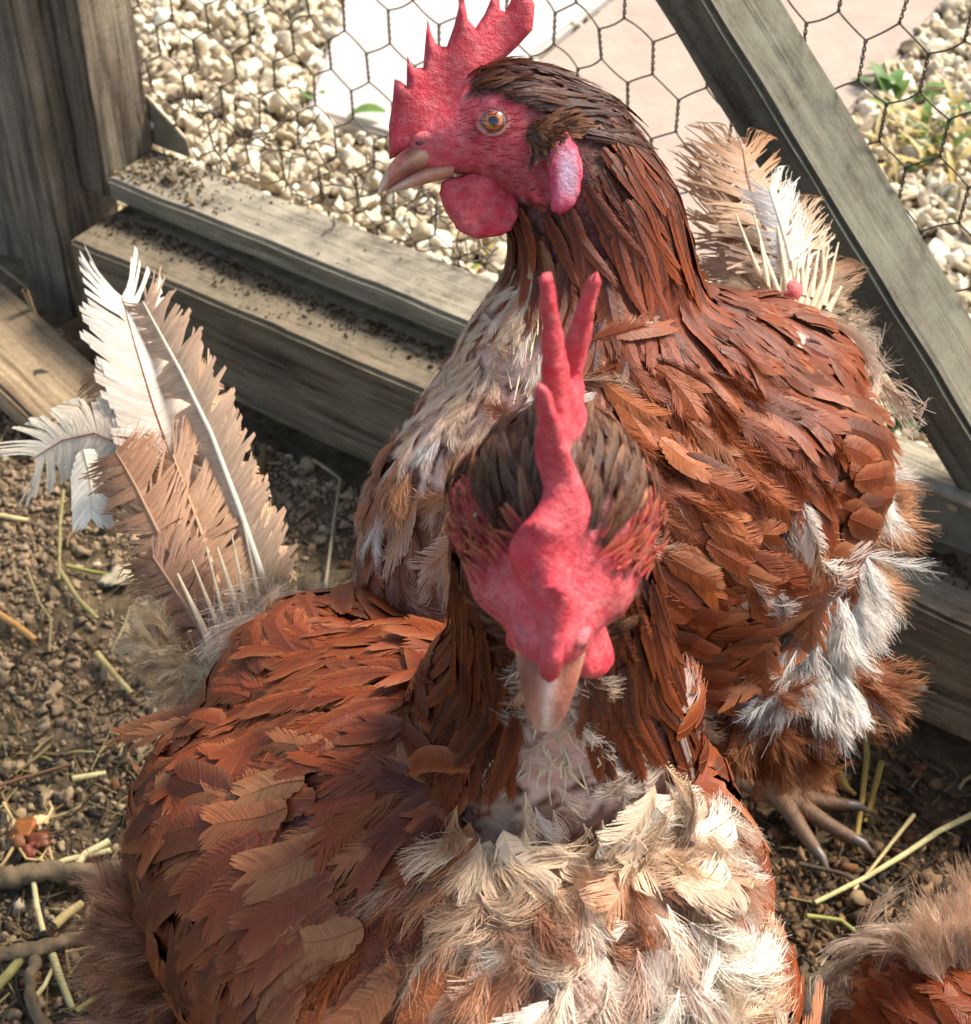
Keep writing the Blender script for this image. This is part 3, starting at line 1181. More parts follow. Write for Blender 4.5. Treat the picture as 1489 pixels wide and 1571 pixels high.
        tilt = random.gauss(0, z.get('tilt', .12))
        for k in range(K):
            t = k / (K - 1)
            hh = h + lift * Ln * t
            path.append(q + m * hh)
            sd = np.cross(d, m)
            nor.append(nrm(m + sd * tilt))
            if k == K - 1: break
            d = nrm(d + sd * curl * .5)
            nx = q + d * ds
            loc, no, _, _ = s.bvh.find_nearest(Vector(nx))
            if loc is None: q = nx; continue
            loc = np.array(loc); no = np.array(no)
            q = nx * stiff + loc * (1 - stiff)
            m = nrm(m * .35 + no * .65)
            f2 = d - m * (d @ m)
            d = nrm(f2 * (1 - stiff) + d * stiff)
        Fe.add(z['kind'], path, nor, hw, z['c0'], z['c1'], z.get('ce'), rach=z.get('rach', .03), crach=z.get('cr'), streak=z.get('streak', .06))

    def plumage(s, me):
        n = len(me.polygons)
        me.calc_loop_triangles()
        nt_ = len(me.loop_triangles)
        T = np.empty(nt_ * 3, np.int32); me.loop_triangles.foreach_get('vertices', T); T = T.reshape(-1, 3)
        a, b, c = s.V[T[:, 0]], s.V[T[:, 1]], s.V[T[:, 2]]
        cr = np.cross(b - a, c - a); ar = np.linalg.norm(cr, axis=1) * .5
        nor = cr / (np.linalg.norm(cr, axis=1)[:, None] + 1e-12)
        g = {}
        cen = (a + b + c) / 3
        cov = s.P.get('cover', 3.4)
        vis = s.P.get('visible')
        order = RNG.permutation(nt_)
        cnt = 0
        for i in order:
            p = cen[i]
            if vis and not vis(p, nor[i]) and random.random() > .25: continue
            z = s.zone(p, nor[i])
            if z is None: continue
            far = nor[i] @ (p - CP) > .35 * np.linalg.norm(p - CP) or (FPX * ((p - CP) @ UP) / ((p - CP) @ FW)) < -PH * .5 - 160
            dens = z.get('cov', cov) / (z['len'] * z['w'] * .62) * ar[i] / (2.56 if far else 1)
            k = int(dens) + (random.random() < dens % 1)
            for _ in range(k):
                r1, r2 = random.random(), random.random()
                if r1 + r2 > 1: r1, r2 = 1 - r1, 1 - r2
                pp = a[i] + (b[i] - a[i]) * r1 + (c[i] - a[i]) * r2
                z2 = s.zone(pp, nor[i]) or dict(z)
                z2 = s.tune(z2, pp)
                if z2 is None: continue
                if far: z2['len'] *= 1.6; z2['w'] *= 1.6
                s.lay(g.setdefault(z2['part'], Feathers()), pp, nor[i], z2)
                cnt += 1
        if s.P.get('extra'): s.P['extra'](s, g)
        for name, Fe in g.items():
            Fe.build(name.split('/')[0], s.root)
        print('feathers', cnt)

    def head_parts(s):
        h, k = s.h, s.hs / .001
        # comb
        P = s.P
        V, T = blade(P['comb'], P.get('comb_thick', ((0, 6.5), (30, 2.6))), P['comb_warp'], 1.3, P.get('comb_taper', 22))
        Wd = np.array([h(*v) for v in V])
        C = np.array([mixc(C_RED, C_PINK, P.get('comb_pale', .1) + .35 * noise.noise(Vector(v) * .12) ) for v in V])
        link('comb', mesh_np('comb', Wd, None, C, T), M['comb'], s.root)
        # beak: upper mandible over lower
        bl = P.get('beak_len', 1.0)
        def mand(stations, col):
            rings = []
            for x, zc, wy, zt, zb in stations:
                x = 17 + (x - 17) * bl if x > 17 else x
                rg = []
                for j in range(20):
                    an = 2 * math.pi * j / 20
                    cy, sz = math.cos(an), math.sin(an)
                    y = wy * math.copysign(abs(cy) ** .85, cy) * (1 - .25 * max(0, sz))
                    zz = zc + (zt * sz if sz > 0 else zb * sz)
                    rg.append(h(x, y, zz))
                rings.append(np.array(rg))
            V, Q, T = loft(rings)
            if True:
                C = []
                for i in range(len(V)):
                    x, y, z = s.hl(V[i])
                    C.append(col(x, y, z))
            return V, Q, T, np.array(C)
        cb1, cb2 = srgb(196, 132, 108), srgb(232, 206, 180)
        def colu(x, y, z):
            c = mixc(srgb(206, 108, 104), cb1, (x - 17) / 6)
            c = mixc(c, srgb(140, 74, 60), max(0, 1 - abs(x - 27) / 9) * min(1, (abs(y) / 2.4) ** 2) * 1.0)
            c = mixc(c, srgb(204, 156, 128), max(0, abs(y) - 4.6) * .6 if x < 32 else 0)
            c = mixc(c, srgb(246, 226, 214), max(0, 1 - abs(y) / 1.6) * .5)
            c = mixc(c, cb2, (x - 33.5) / 3)
            c = mixc(c, srgb(120, 84, 70), max(0, fbm((x, y, z), .5, 3)) * .8)
            return c * (1 + .1 * noise.noise(Vector((x, y, z)) * .4))
        up = [(15, -5, 7.0, 5.3, 6), (19, -6.0, 6.8, 5.0, 6), (23, -7.6, 6.3, 4.8, 5.6), (27, -9.8, 5.6, 4.6, 5.0), (30.5, -12.2, 4.8, 4.2, 4.0), (33.5, -14.8, 3.9, 3.5, 3.0),
              (35.6, -17.0, 3.0, 2.6, 2.2), (36.9, -18.8, 2.0, 1.6, 1.4), (37.4, -19.8, .9, .6, .6)]
        V, Q, T, C = mand(up, colu)
        bk = link('beak', mesh_np('beak', V, Q, C, T), M['beak'], s.root)
        lo = [(13, -12.6, 6.1, 2.6, 3.4), (19, -13.6, 5.7, 2.4, 3.4), (25, -15.2, 4.7, 2.0, 3.0), (29, -16.8, 3.6, 1.5, 2.2), (32.5, -18.2, 2.4, 1.0, 1.3), (34.5, -19.0, .9, .5, .6)]
        V, Q, T, C = mand(lo, lambda x, y, z: mixc(srgb(196, 136, 112), cb2, (x - 22) / 14))
        link('lower_mandible', mesh_np('lower_mandible', V, Q, C, T), M['beak'], bk)
        for sg in (-1, 1):
            v, t, _ = ellipsoid_mesh(h(22.6, sg * 5.2, -4.6), (s.HX, s.HY, s.HZ), (.0021 * k, .0011 * k, .0009 * k), 2)
            link('nostril', mesh_np('nostril', v, None, np.tile(srgb(60, 30, 30), (len(v), 1)), t), M['skin'], bk)
            # fleshy hood over the nostril
            v, t, u = ellipsoid_mesh(h(19.5, sg * 4.4, -3.1), (s.HX, s.HY, s.HZ), (.0058 * k, .0028 * k, .0024 * k), 3)
            link('nostril_hood', mesh_np('nostril_hood', v, None, np.tile(srgb(204, 92, 98), (len(v), 1)), t), M['skin'], bk)
        # eyes
        for sg in (-1, 1):
            c = h(0.5, sg * 12.4, .8)
            out = nrm(s.HY * sg * 1.0 + s.HX * .06 + s.HZ * .05)
            e1 = nrm(np.cross(s.HZ, out)); e2 = np.cross(out, e1)
            v, t, u = ellipsoid_mesh(c, (e1, e2, out), (.0046 * k, .0043 * k, .0036 * k), 5)
            C = []
            lid = P.get('lid', 0)
            for q in u:
                r = math.hypot(q[0], q[1]) if q[2] > 0 else 9
                if r < .36: cc = srgb(14, 10, 12)
                elif r < .66: cc = mixc(srgb(206, 120, 30), srgb(150, 70, 20), .5 + .22 * math.sin(math.atan2(q[1], q[0]) * 23) + (r - .48) * 1.6)
                elif r < .74: cc = srgb(60, 34, 26)
                else: cc = srgb(120, 96, 92)
                C.append(cc)
            eye = link('eye', mesh_np('eye', v, None, np.array(C), t), M['eye'], s.root)
            # eyelid ring
            rings = []
            for i in range(36):
                an = 2 * math.pi * i / 36
                rg = []
                sq = .70 if math.sin(an) > 0 else .80
                R0 = .0046 * k
                cc = c + (e1 * math.cos(an) * R0 + e2 * math.sin(an) * R0 * sq) + out * .0015 * k
                ra = nrm(e1 * math.cos(an) + e2 * math.sin(an))
                for j in range(10):
                    b = 2 * math.pi * j / 10
                    rg.append(cc + (ra * math.cos(b) * 1.3 + out * math.sin(b) * .6) * .00075 * k)
                rings.append(np.array(rg))
            rings.append(rings[0])
            V, Q, T = loft(rings, cap=False)
            link('eyelid', mesh_np('eyelid', V, Q, np.array([mixc(srgb(206, 140, 130), srgb(150, 46, 52), .5 + .5 * ((q - c) @ e2) / (.0045 * k)) for q in V])), M['beak'], s.root)
        # wattles and ear lobes: soft lobed flaps of flesh hanging in folds
        def plate(name, outline, y0, sg, thick, col, lean=.08, amp=.8, ph=0):
            zt = max(q[1] for q in outline)
            V, T = blade(outline, ((-90, thick), (90, thick)), lambda x, z: 0.0, 1.3, 999)
            V[:, 1] += amp * np.sin(V[:, 0] * .33 + ph + V[:, 2] * .12) + (zt - V[:, 2]) * lean
            for _ in range(4):
                ac = np.zeros_like(V); ct = np.zeros(len(V))
                for i0, i1 in ((0, 1), (1, 2), (2, 0)):
                    np.add.at(ac, T[:, i0], V[T[:, i1]]); np.add.at(ct, T[:, i0], 1)
                    np.add.at(ac, T[:, i1], V[T[:, i0]]); np.add.at(ct, T[:, i1], 1)
                ok = ct > 0
                V[ok] = V[ok] * .5 + .5 * ac[ok] / ct[ok][:, None]
            V[:, 1] = sg * (V[:, 1] + y0)
            if sg < 0: T = T[:, ::-1]
            Wd = np.array([h(*v) for v in V])
            C = np.array([col(v[0], v[1], v[2]) for v in V])
            link(name, mesh_np(name, Wd, None, C, T), M['comb'], s.root)
        wc = lambda x, y, z: mixc(mixc(C_RED, C_PINK, .18 + .6 * noise.noise(Vector((x, y, z)) * .16)), C_RED * .6, max(0, -.1 + noise.noise(Vector((z, x, y)) * .5)))
        def ec(x, y, z):
            return mixc(s.P.get('lobe', srgb(204, 60, 96)), s.P.get('lobe2', srgb(228, 206, 232)), max(0, 1 - ((x + 21.4) / 3.6) ** 2) * max(0, 1 - ((z + 16) / 9) ** 2) * .8 + .25 * noise.noise(Vector((x, y, z)) * .6))
        WT = [(17, -16), (18.6, -21), (16.5, -28), (13, -33.5), (7, -36.4), (1, -36.6), (-5, -34), (-8.2, -29), (-8, -24), (-5, -19), (0, -15), (8, -14)]
        EL = [(-18, -4), (-22.5, -2), (-26.2, -8), (-27.6, -15), (-26.6, -22), (-23, -28), (-18.4, -30.5), (-14.6, -28), (-14.6, -21), (-14.0, -13), (-15, -8)]
        E2 = [(-7.5, -21), (-15, -18), (-18.5, -22), (-18.6, -28), (-15.5, -30), (-11, -26.5)]
        ws = s.P.get('wattle_scale', 1.0)
        for sg in (-1, 1):
            ws = s.P.get('wattle_scale', 1.0) * s.P.get('wattle_k', {}).get(sg, 1)
            plate('wattle', [(5 + (x - 5) * ws + s.P.get('wattle_dx', 0), -14 + (z + 14) * ws) for x, z in WT], 4.2, sg, 4.4, wc, s.P.get('swing2', {}).get(sg, .10), 1.0, 1 + sg)
            plate('ear_lobe', EL, 15.6 if s.wy > 1.05 else 16.6, sg, 5.0, ec, .05, .5, sg)
            plate('wattle_lobule', E2, 11.0, sg, 3.6, wc, .05, .5, sg)

    def legs(s):
        for sg, ft in zip((1, -1), s.P['feet']):
            hip = s.O + s.Lh * sg * s.P['radii'][1] * .5 - s.Fp * s.P['radii'][0] * .05 - s.Up * s.P['radii'][2] * .55
            kn = hip - ZZ * s.P['radii'][2] * .5 + s.Fh * .01
            ft = np.asarray(ft, float)
            hock = ft + ZZ * .075 - s.Fh * .018
            cols = lambda V: np.array([srgb(120, 92, 68) * (1 + .25 * noise.noise(Vector(v) * 150)) for v in V])
            VV, QQ = [], []
            tube(VV, QQ, [kn, (kn + hock) / 2, hock], [.011, .008, .0062], 12)
            tube(VV, QQ, [hock, hock * .7 + ft * .3, ft * .75 + hock * .25, ft + ZZ * .006], [.0058, .0046, .0042, .0055], 12)
            V = np.concatenate(VV)
            leg = link('leg', mesh_np('leg', V, np.concatenate(QQ), cols(V)), M['leg'], s.root)
            sp = s.P.get('toe_spread', 1.0)
            fd = nrm(s.P.get('foot_dir', {}).get(sg, s.Fh)); fl = np.cross(ZZ, fd)
            for an, ln in ((0, .052), (.62 * sp, .043), (-.62 * sp, .043), (math.pi + .2, .022)):
                ln = ln * s.P.get('toe_len', 1.0)
                d = fd * math.cos(an) + fl * math.sin(an)
                VV, QQ = [], []
                pts = [ft + ZZ * .007, ft + d * ln * .33 + ZZ * .0095, ft + d * ln * .66 + ZZ * .007, ft + d * ln + ZZ * .0065]
                tube(VV, QQ, pts, [.0052, .0045, .0038, .0032], 10)
                V = np.concatenate(VV)
                toe = link('toe', mesh_np('toe', V, np.concatenate(QQ), cols(V)), M['leg'], leg)
                VV, QQ = [], []
                e = pts[-1]
                tube(VV, QQ, [e - d * .002, e + d * .005 + ZZ * .0005, e + d * .010 - ZZ * .003, e + d * .0125 - ZZ * .0058], [.003, .0024, .0013, .0003], 8)
                link('claw', mesh_np('claw', np.concatenate(VV), np.concatenate(QQ)), M['claw'], leg)


def patch(p, sc, off=0.0):
    return .5 + .9 * noise.noise(Vector(p) * sc + Vector((off, off, off)))


def generic_zone(opts):
    def zone(s, p, n):
        ra, rb, rc = s.P['radii']
        x, y, z = s.hl(p)
        v = random.random()
        q = p - s.O
        a, b, c = (q @ s.Fp) / ra, (q @ s.Lh) / rb, (q @ s.Up) / rc
        rnk, nd, nt_, ndist = s.near_neck(p)
        hd = math.sqrt(x * x * .6 + y * y + z * z)
        k = s.hs / .001
        inhead = hd < 27 and rnk > .75 or (x > 0 and hd < 36)
        if s.is_face(p):
            if s.P.get('brow') and -6 < x < 12 and z > -6 + abs(x - 2) * .4 and 6.5 < abs(y) * s.wy:
                return dict(part='head_plumage', kind='tiny', len=.0046, w=.0010, f=-s.HX + s.HY * (.4 if y > 0 else -.4), c0=mixc(C_DRUST, C_RED, v), c1=mixc(C_RUST, C_TAN, v), cov=.8, lift=.12, rach=.0, jit=.3)
            if x > 12 or z > 6: return None
            # sparse bristles on the red face, a dark tuft over the ear
            if x < -9 and -7 < z < 3:
                return dict(part='head_plumage', kind='tiny', len=.008, w=.0022, f=-s.HX, c0=C_DARK, c1=C_BROWN, cov=2.2, lift=.2, rach=.0)
            if v > .12 and s.P.get('bristle', 1): return dict(part='head_plumage', kind='tiny', len=.0028, w=.00032, f=-s.HX, c0=C_RED * .6, c1=C_DRUST, cov=.12 if x > -14 else .01, lift=.3, rach=0.)
            return None
        if x > 14 and hd < 40: return None
        if inhead:
            pt = patch(p, 120, 2)
            c0 = mixc(C_DARK, C_DRUST, pt)
            c1 = mixc(C_DRUST, opts.get('crown', C_BROWN), patch(p, 160, 5))
            f = -s.HX * 1.0 - s.HZ * .12 * (1 if z < 5 else 0)
            ln = .0085 + max(0, -x - 2) * .0005
            return dict(part='head_plumage', kind='hackle' if v < .5 else 'silk', len=ln * 1.15, w=.0021 if v < .5 else .003, f=f, c0=c0 * (.5 + .7 * v), c1=c1 * (.35 + 1.1 * v * v + .2 * v), cov=2.8, lift=.10, rach=.05, jit=.10, hr=.001)
        if opts.get('pale') is not None:
            d = p - CP
            zz = d @ FW
            k_ = Vector(p) * 60
            u_ = PW / 2 + FPX * (d @ RT) / zz + 22 * noise.noise(k_) + random.gauss(0, 7)
            v_ = PH / 2 - FPX * (d @ UP) / zz + 22 * noise.noise(k_ + Vector((7, 7, 7))) + random.gauss(0, 7)
            if n @ d < .25 * zz and inside_poly(u_, v_, opts['pale']):
                if v < .3: return None
                w = patch(p, 70, 2)
                c1 = mixc(mixc(C_TAN, C_CREAM, .6), C_WHITE, w)
                return dict(part='throat_down', kind='silk', len=.011 + .006 * v, w=.0065, f=-ZZ - s.Fp * .3, c0=mixc(c1, C_SKIN, .5), c1=c1, cov=3.0, lift=.10, jit=.3, curl=.3, hr=.001)
        # neck hackle
        if hd < 48 and rnk >= 1.35 and x < 14: rnk, nd = 1.0, nrm(-s.HZ - s.HX * .35)
        if nt_ is not None and rnk < 1.35 and a > -.2 and nt_ < opts.get('neck_end', 2.2) and c > .2:
            side = nrm((p - s.HO))  # unused direction
            fr = opts['neck'](s, p, n, nt_) if 'neck' in opts else 'hackle'
            if n @ s.Fh > opts.get('throat', 9) and nt_ > .35: fr = 'none'
            if fr is not None and fr != 'hackle': 
                if fr == 'none': return None
                return fr
            pt = patch(p, 45, 7)
            c0 = mixc(C_DARK, C_DRUST, pt + .2 * (v - .5))
            c1 = mixc(C_DRUST, C_RUST, patch(p, 70, 3) + .5 * (v - .5))
            t = min(1, nt_ / 2.2)
            c0 = mixc(c0, C_DRUST, t * .6); c1 = mixc(c1, C_RUST * 1.1, t * .7)
            v2 = random.random()
            c0 = c0 * opts.get('neck_tone', 1); c1 = c1 * opts.get('neck_tone', 1)
            if v2 < .25: c0 = c0 * .55; c1 = c1 * .5
            elif v2 > .8: c1 = mixc(c1, C_ORANGE, .6)
            return dict(part='neck_hackle', kind='hackle' if v2 < .7 else 'silk', len=(.020 + .012 * t), w=.0036 + .0018 * t, f=nd, c0=c0, c1=c1, ce=mixc(c1, C_ORANGE, .25), cov=opts.get('hk_cov', 4.0), lift=.03, jit=.065, rach=.05, hr=.002, stiff=.12, cr=c0 * .7, curl=.06)
        # trunk
        if 'trunk' in opts:
            r = opts['trunk'](s, p, n, a, b, c)
            if r is not None: return r if r != 'none' else None
        sz = opts.get('size', 1.0)
        if a < -.95 and c > -.4:
            return dict(part='rump_fluff', kind='silk', len=.030, w=.014, f=-s.Fp - ZZ * .2, c0=C_FLUFF, c1=mixc(C_FLUFF, C_WHITE, .5), cov=3.2, lift=.35, jit=.3)
        if c < -.45 or (a < -.6 and c < .1):
            w = patch(p, 18, 1)
            c1 = mixc(C_RUST, C_FLUFF, w)
            return dict(part='belly_fluff', kind='silk', len=.034, w=.016, f=-s.Fp * .7 - ZZ, c0=mixc(C_DRUST, C_FLUFF, w), c1=c1, cov=3.6, lift=.22, jit=.25, stiff=.4)
        if abs(b) > .42 and a < opts.get('cov_a', .62) and c > -.5:
            c0 = mixc(C_DARK, C_RUST, .25 + .4 * v); c1 = mixc(C_DRUST, C_RUST, .45 + patch(p, 30, 4) * .5 + .35 * (v - .5))  # darker roots put the shade between feathers into the colour
            big = min(1, max(0, (.7 - a) / 1.2))
            if v > .88: c1 = mixc(c1, C_TAN, .45)  # some feathers paler: their glossy highlight put into the colour
            elif v < .15: c0 = c0 * .6; c1 = c1 * .6
            return dict(part='wing_coverts/%s' % ('l' if b > 0 else 'r'), kind='vane', len=(.020 + .010 * big) * sz, w=(.0100 + .0045 * big) * sz,
                        f=-s.Fp * 1.0 - ZZ * .45, c0=c0, c1=c1, ce=mixc(c1, C_TAN, .12 + .35 * v), cov=3.7, lift=.062, jit=.11, hr=.0035, rach=.03, cr=mixc(c1, C_TAN, .2), tilt=.15, curl=.12)
        if c > .25:
            c0 = mixc(C_DARK, C_RUST, .25 + .4 * v); c1 = mixc(C_DRUST, C_RUST, .6 + .5 * v)  # dark roots hold the shade of the feather gaps in the colour
            return dict(part='back_plumage', kind='vane' if v < .7 else 'soft', len=.024 * sz, w=.0088 * sz, f=-s.Fp, c0=c0, c1=c1, ce=mixc(c1, C_TAN, .15 + .4 * v), cov=3.4, lift=.06, jit=.16, hr=.003, curl=.15, tilt=.15)
        # breast
        w = patch(p, 22, 9) * (.25 if opts.get('rustbreast') else 1)
        c0 = mixc(C_RUST, C_CREAM, w); c1 = mixc(C_ORANGE, C_CREAM, w)
        return dict(part='breast_plumage', kind='soft', len=.030, w=.018, f=-ZZ - s.Fp * .25, c0=c0, c1=c1, cov=3.4, lift=.16, jit=.22, hr=.004, curl=.3)
    return zone


def tail(s, specs):
    """specs: label, kind, pixels-with-depth polyline, width, colours ..."""
    for sp in specs:
        Fe = Feathers()
        ctrl = [W(*q) for q in sp['pts']]
        # resample smoothly
        K = 9
        P_ = []
        n = len(ctrl)
        for u in np.linspace(0, n - 1, K):
            i = min(int(u), n - 2); f = u - i
            p0 = ctrl[max(i - 1, 0)]; p1 = ctrl[i]; p2 = ctrl[i + 1]; p3 = ctrl[min(i + 2, n - 1)]
            P_.append(.5 * ((2 * p1) + (-p0 + p2) * f + (2 * p0 - 5 * p1 + 4 * p2 - p3) * f * f + (-p0 + 3 * p1 - 3 * p2 + p3) * f ** 3))
        P_ = np.array(P_)
        nn = nrm(np.asarray(sp['n'], float))
        tn = np.gradient(P_, axis=0)
        nor = np.array([nrm(nn - nrm(t) * (nn @ nrm(t))) for t in tn])
        Fe.add(sp.get('kind', 'quill'), P_, nor, sp['w'] * .5, sp['c0'], sp['c1'], sp.get('ce'), rach=sp.get('rach', .07), crach=sp.get('cr', C_CREAM), streak=sp.get('streak', .10), cut=sp.get('cut'))
        Fe.build('tail_feather', s.root, sp.get('label'))


def bare_quills(s, lines, r=.0011):
    VV, QQ = [], []
    for ln in lines:
        pts = [W(*q) for q in ln]
        V_, Q_ = [], []
        tube(V_, Q_, pts, [r * 1.25, r * .55] if len(pts) == 2 else np.linspace(r * 1.25, r * .28, len(pts)) * random.uniform(.75, 1.15), 8)
        V = np.concatenate(V_)
        link('quill', mesh_np('quill', V, np.concatenate(Q_), np.tile(srgb(226, 204, 168) * random.uniform(.8, 1.05), (len(V), 1))), M['beak'], s.root)


def comb_px(pts, ox, oy, sc):
    return [((ox - x) / sc, (oy - y) / sc) for x, y in pts]


def frame_of(pit, fx, roll=0.0):
    c, s_ = math.cos(pit), math.sin(pit)
    X = nrm([fx * c, -c, -s_])
    Z = nrm([roll, -s_, c])
    return X, Z


# ---------------------------------------------------------- hen in front
HAX, HAZ = frame_of(R(11), -.05, .03)
HA_O = W(852, 815, .327)
OA = W(712, 1392, .482)
FA = nrm([.52, -.85, 0])


def hA(x, y, z):
    Y = nrm(np.cross(HAZ, HAX)); Zx = np.cross(HAX, Y)
    return HA_O + (HAX * x + Y * y + Zx * z) * .001


# outline of the moulted pale breast
PALE_A = [(735, 1190), (780, 1125), (930, 1110), (1000, 1140), (1050, 1220), (1105, 1290), (1095, 1400), (1125, 1500), (1150, 1600), (1170, 1900), (600, 1900), (660, 1520), (745, 1400), (725, 1290)]


def trunk_A(s, p, n, a, b, c):
    """feather coat of the hen in front: rust back and wing, pale soft breast"""
    v = random.random()
    e = n @ s.Lh
    d = p - CP
    zz = d @ FW
    u_, v_ = PW / 2 + FPX * (d @ RT) / zz, PH / 2 - FPX * (d @ UP) / zz
    k_ = Vector(p) * 40
    u_ += 45 * noise.noise(k_) + random.gauss(0, 14); v_ += 45 * noise.noise(k_ + Vector((7, 7, 7))) + random.gauss(0, 14)
    if n @ d < .2 * zz and inside_poly(u_, v_, PALE_A):
        w = patch(p, 60, 9) * .9 + .4 * (v - .5) + .36
        c0 = mixc(C_RUST, C_CREAM, w); c1 = mixc(C_ORANGE, C_CREAM, w + .1)
        return dict(part='breast_plumage', kind='soft' if v < .10 else 'silk', len=.017, w=.0115, f=-ZZ * .9 - s.Fp * .35 + s.Lh * .15, c0=c0, c1=c1,
                    ce=mixc(c1, C_WHITE, .3), cov=4.8, lift=.16, jit=.32, hr=.005, curl=.4, tilt=.3, streak=.1)
    return None


COMB_A = [(30, -9), (30, -2), (26, 4), (23.5, 8), (21.5, 12), (19.5, 10), (15.5, 15), (13, 21), (11, 19), (5, 23), (1.5, 44), (-.5, 44), (-3, 28), (-6, 28), (-11.5, 60), (-14, 58), (-14.6, 27),
          (-18, 26), (-22.5, 50), (-24.3, 49), (-24.0, 30), (-29, 33), (-32, 28), (-30, 20), (-24, 13), (-17, 8), (-5, 4), (8, 0), (20, -9)]


def warp_A(x, z):
    g = max(0, (z - 15) / 30) ** 1.1
    side = math.tanh((-16 - x) / 1.6)
    lean = (3.7 * g if side > 0 else (4.2 if x < -5 else 5.2) * g) * side
    return lean - 2.6 * math.exp(-((x - 15) / 6) ** 2) * max(0, min(1, (z + 2) / 14)) + 1.0 * math.sin(x * .35) * min(1, max(0, z / 10))


def extra_A(s, g):
    # flight feathers of the folded wing on her right side, tips breaking out behind
    Fe = g.setdefault('wing_coverts/r', Feathers())
    fl = [((480, 1062, .53), (330, 1072, .545), (175, 1128, .56), 34, .42), ((500, 1085, .52), (360, 1090, .53), (215, 1130, .545), 38, .6),
          ((560, 1040, .53), (440, 1045, .54), (310, 1082, .55), 44, .3), ((420, 1120, .515), (330, 1150, .52), (248, 1205, .53), 46, .3),
          ((380, 1200, .50), (270, 1260, .505), (200, 1370, .515), 60, .55), ((360, 1230, .50), (260, 1300, .50), (225, 1400, .505), 54, .4),
          ((400, 1280, .49), (300, 1360, .49), (268, 1480, .495), 60, .35), ((400, 1340, .48), (320, 1430, .482), (300, 1570, .487), 62, .25)]
    for a, b, c, w, lt in fl:
        P_ = np.array([W(*a) * (1 - t) ** 2 + 2 * W(*b) * t * (1 - t) + W(*c) * t * t for t in np.linspace(0, 1, 7)])
        P_ = P_ - FW * .004
        nn = [nrm(-FW * .8 + ZZ * .5)] * 7
        cc = mixc(C_RUST, C_TAN, lt)
        Fe.add('quill', P_, nn, w * .5 * .5 / FPX, C_DRUST * 1.1, cc, mixc(cc, C_TAN, .4), rach=.05, crach=mixc(C_RUST, C_TAN, .5), streak=.08)
    # loose strands crossing the wing
    for a, b in (((665, 1215, .43), (560, 1385, .44)), ((690, 1190, .425), (600, 1330, .435)), ((650, 1200, .43), (540, 1420, .445))):
        P_ = np.array([W(*a) * (1 - t) + W(*b) * t for t in np.linspace(0, 1, 6)]) - FW * .006
        Fe.add('hackle', P_, [nrm(-FW)] * 6, .0016, C_RUST, C_TAN, rach=.2)
    # bare quills under the chin
    ls = []
    for k in range(34):
        px = random.gauss(855, 38); py = random.uniform(1100, 1185)
        q, dz = s.hit(px, py)
        if q is None: continue
        ex = px + (px - 850) * .35 + random.gauss(0, 12); ey = py + random.uniform(18, 60)
        q2, dz2 = s.hit(ex, ey)
        if q2 is None: continue
        ls.append(((px, py, dz + .0005), (.5 * (px + ex) + random.gauss(0, 4), .5 * (py + ey), .5 * (dz + dz2) - .002), (ex, ey, dz2 - .0035)))
    s.chin = ls


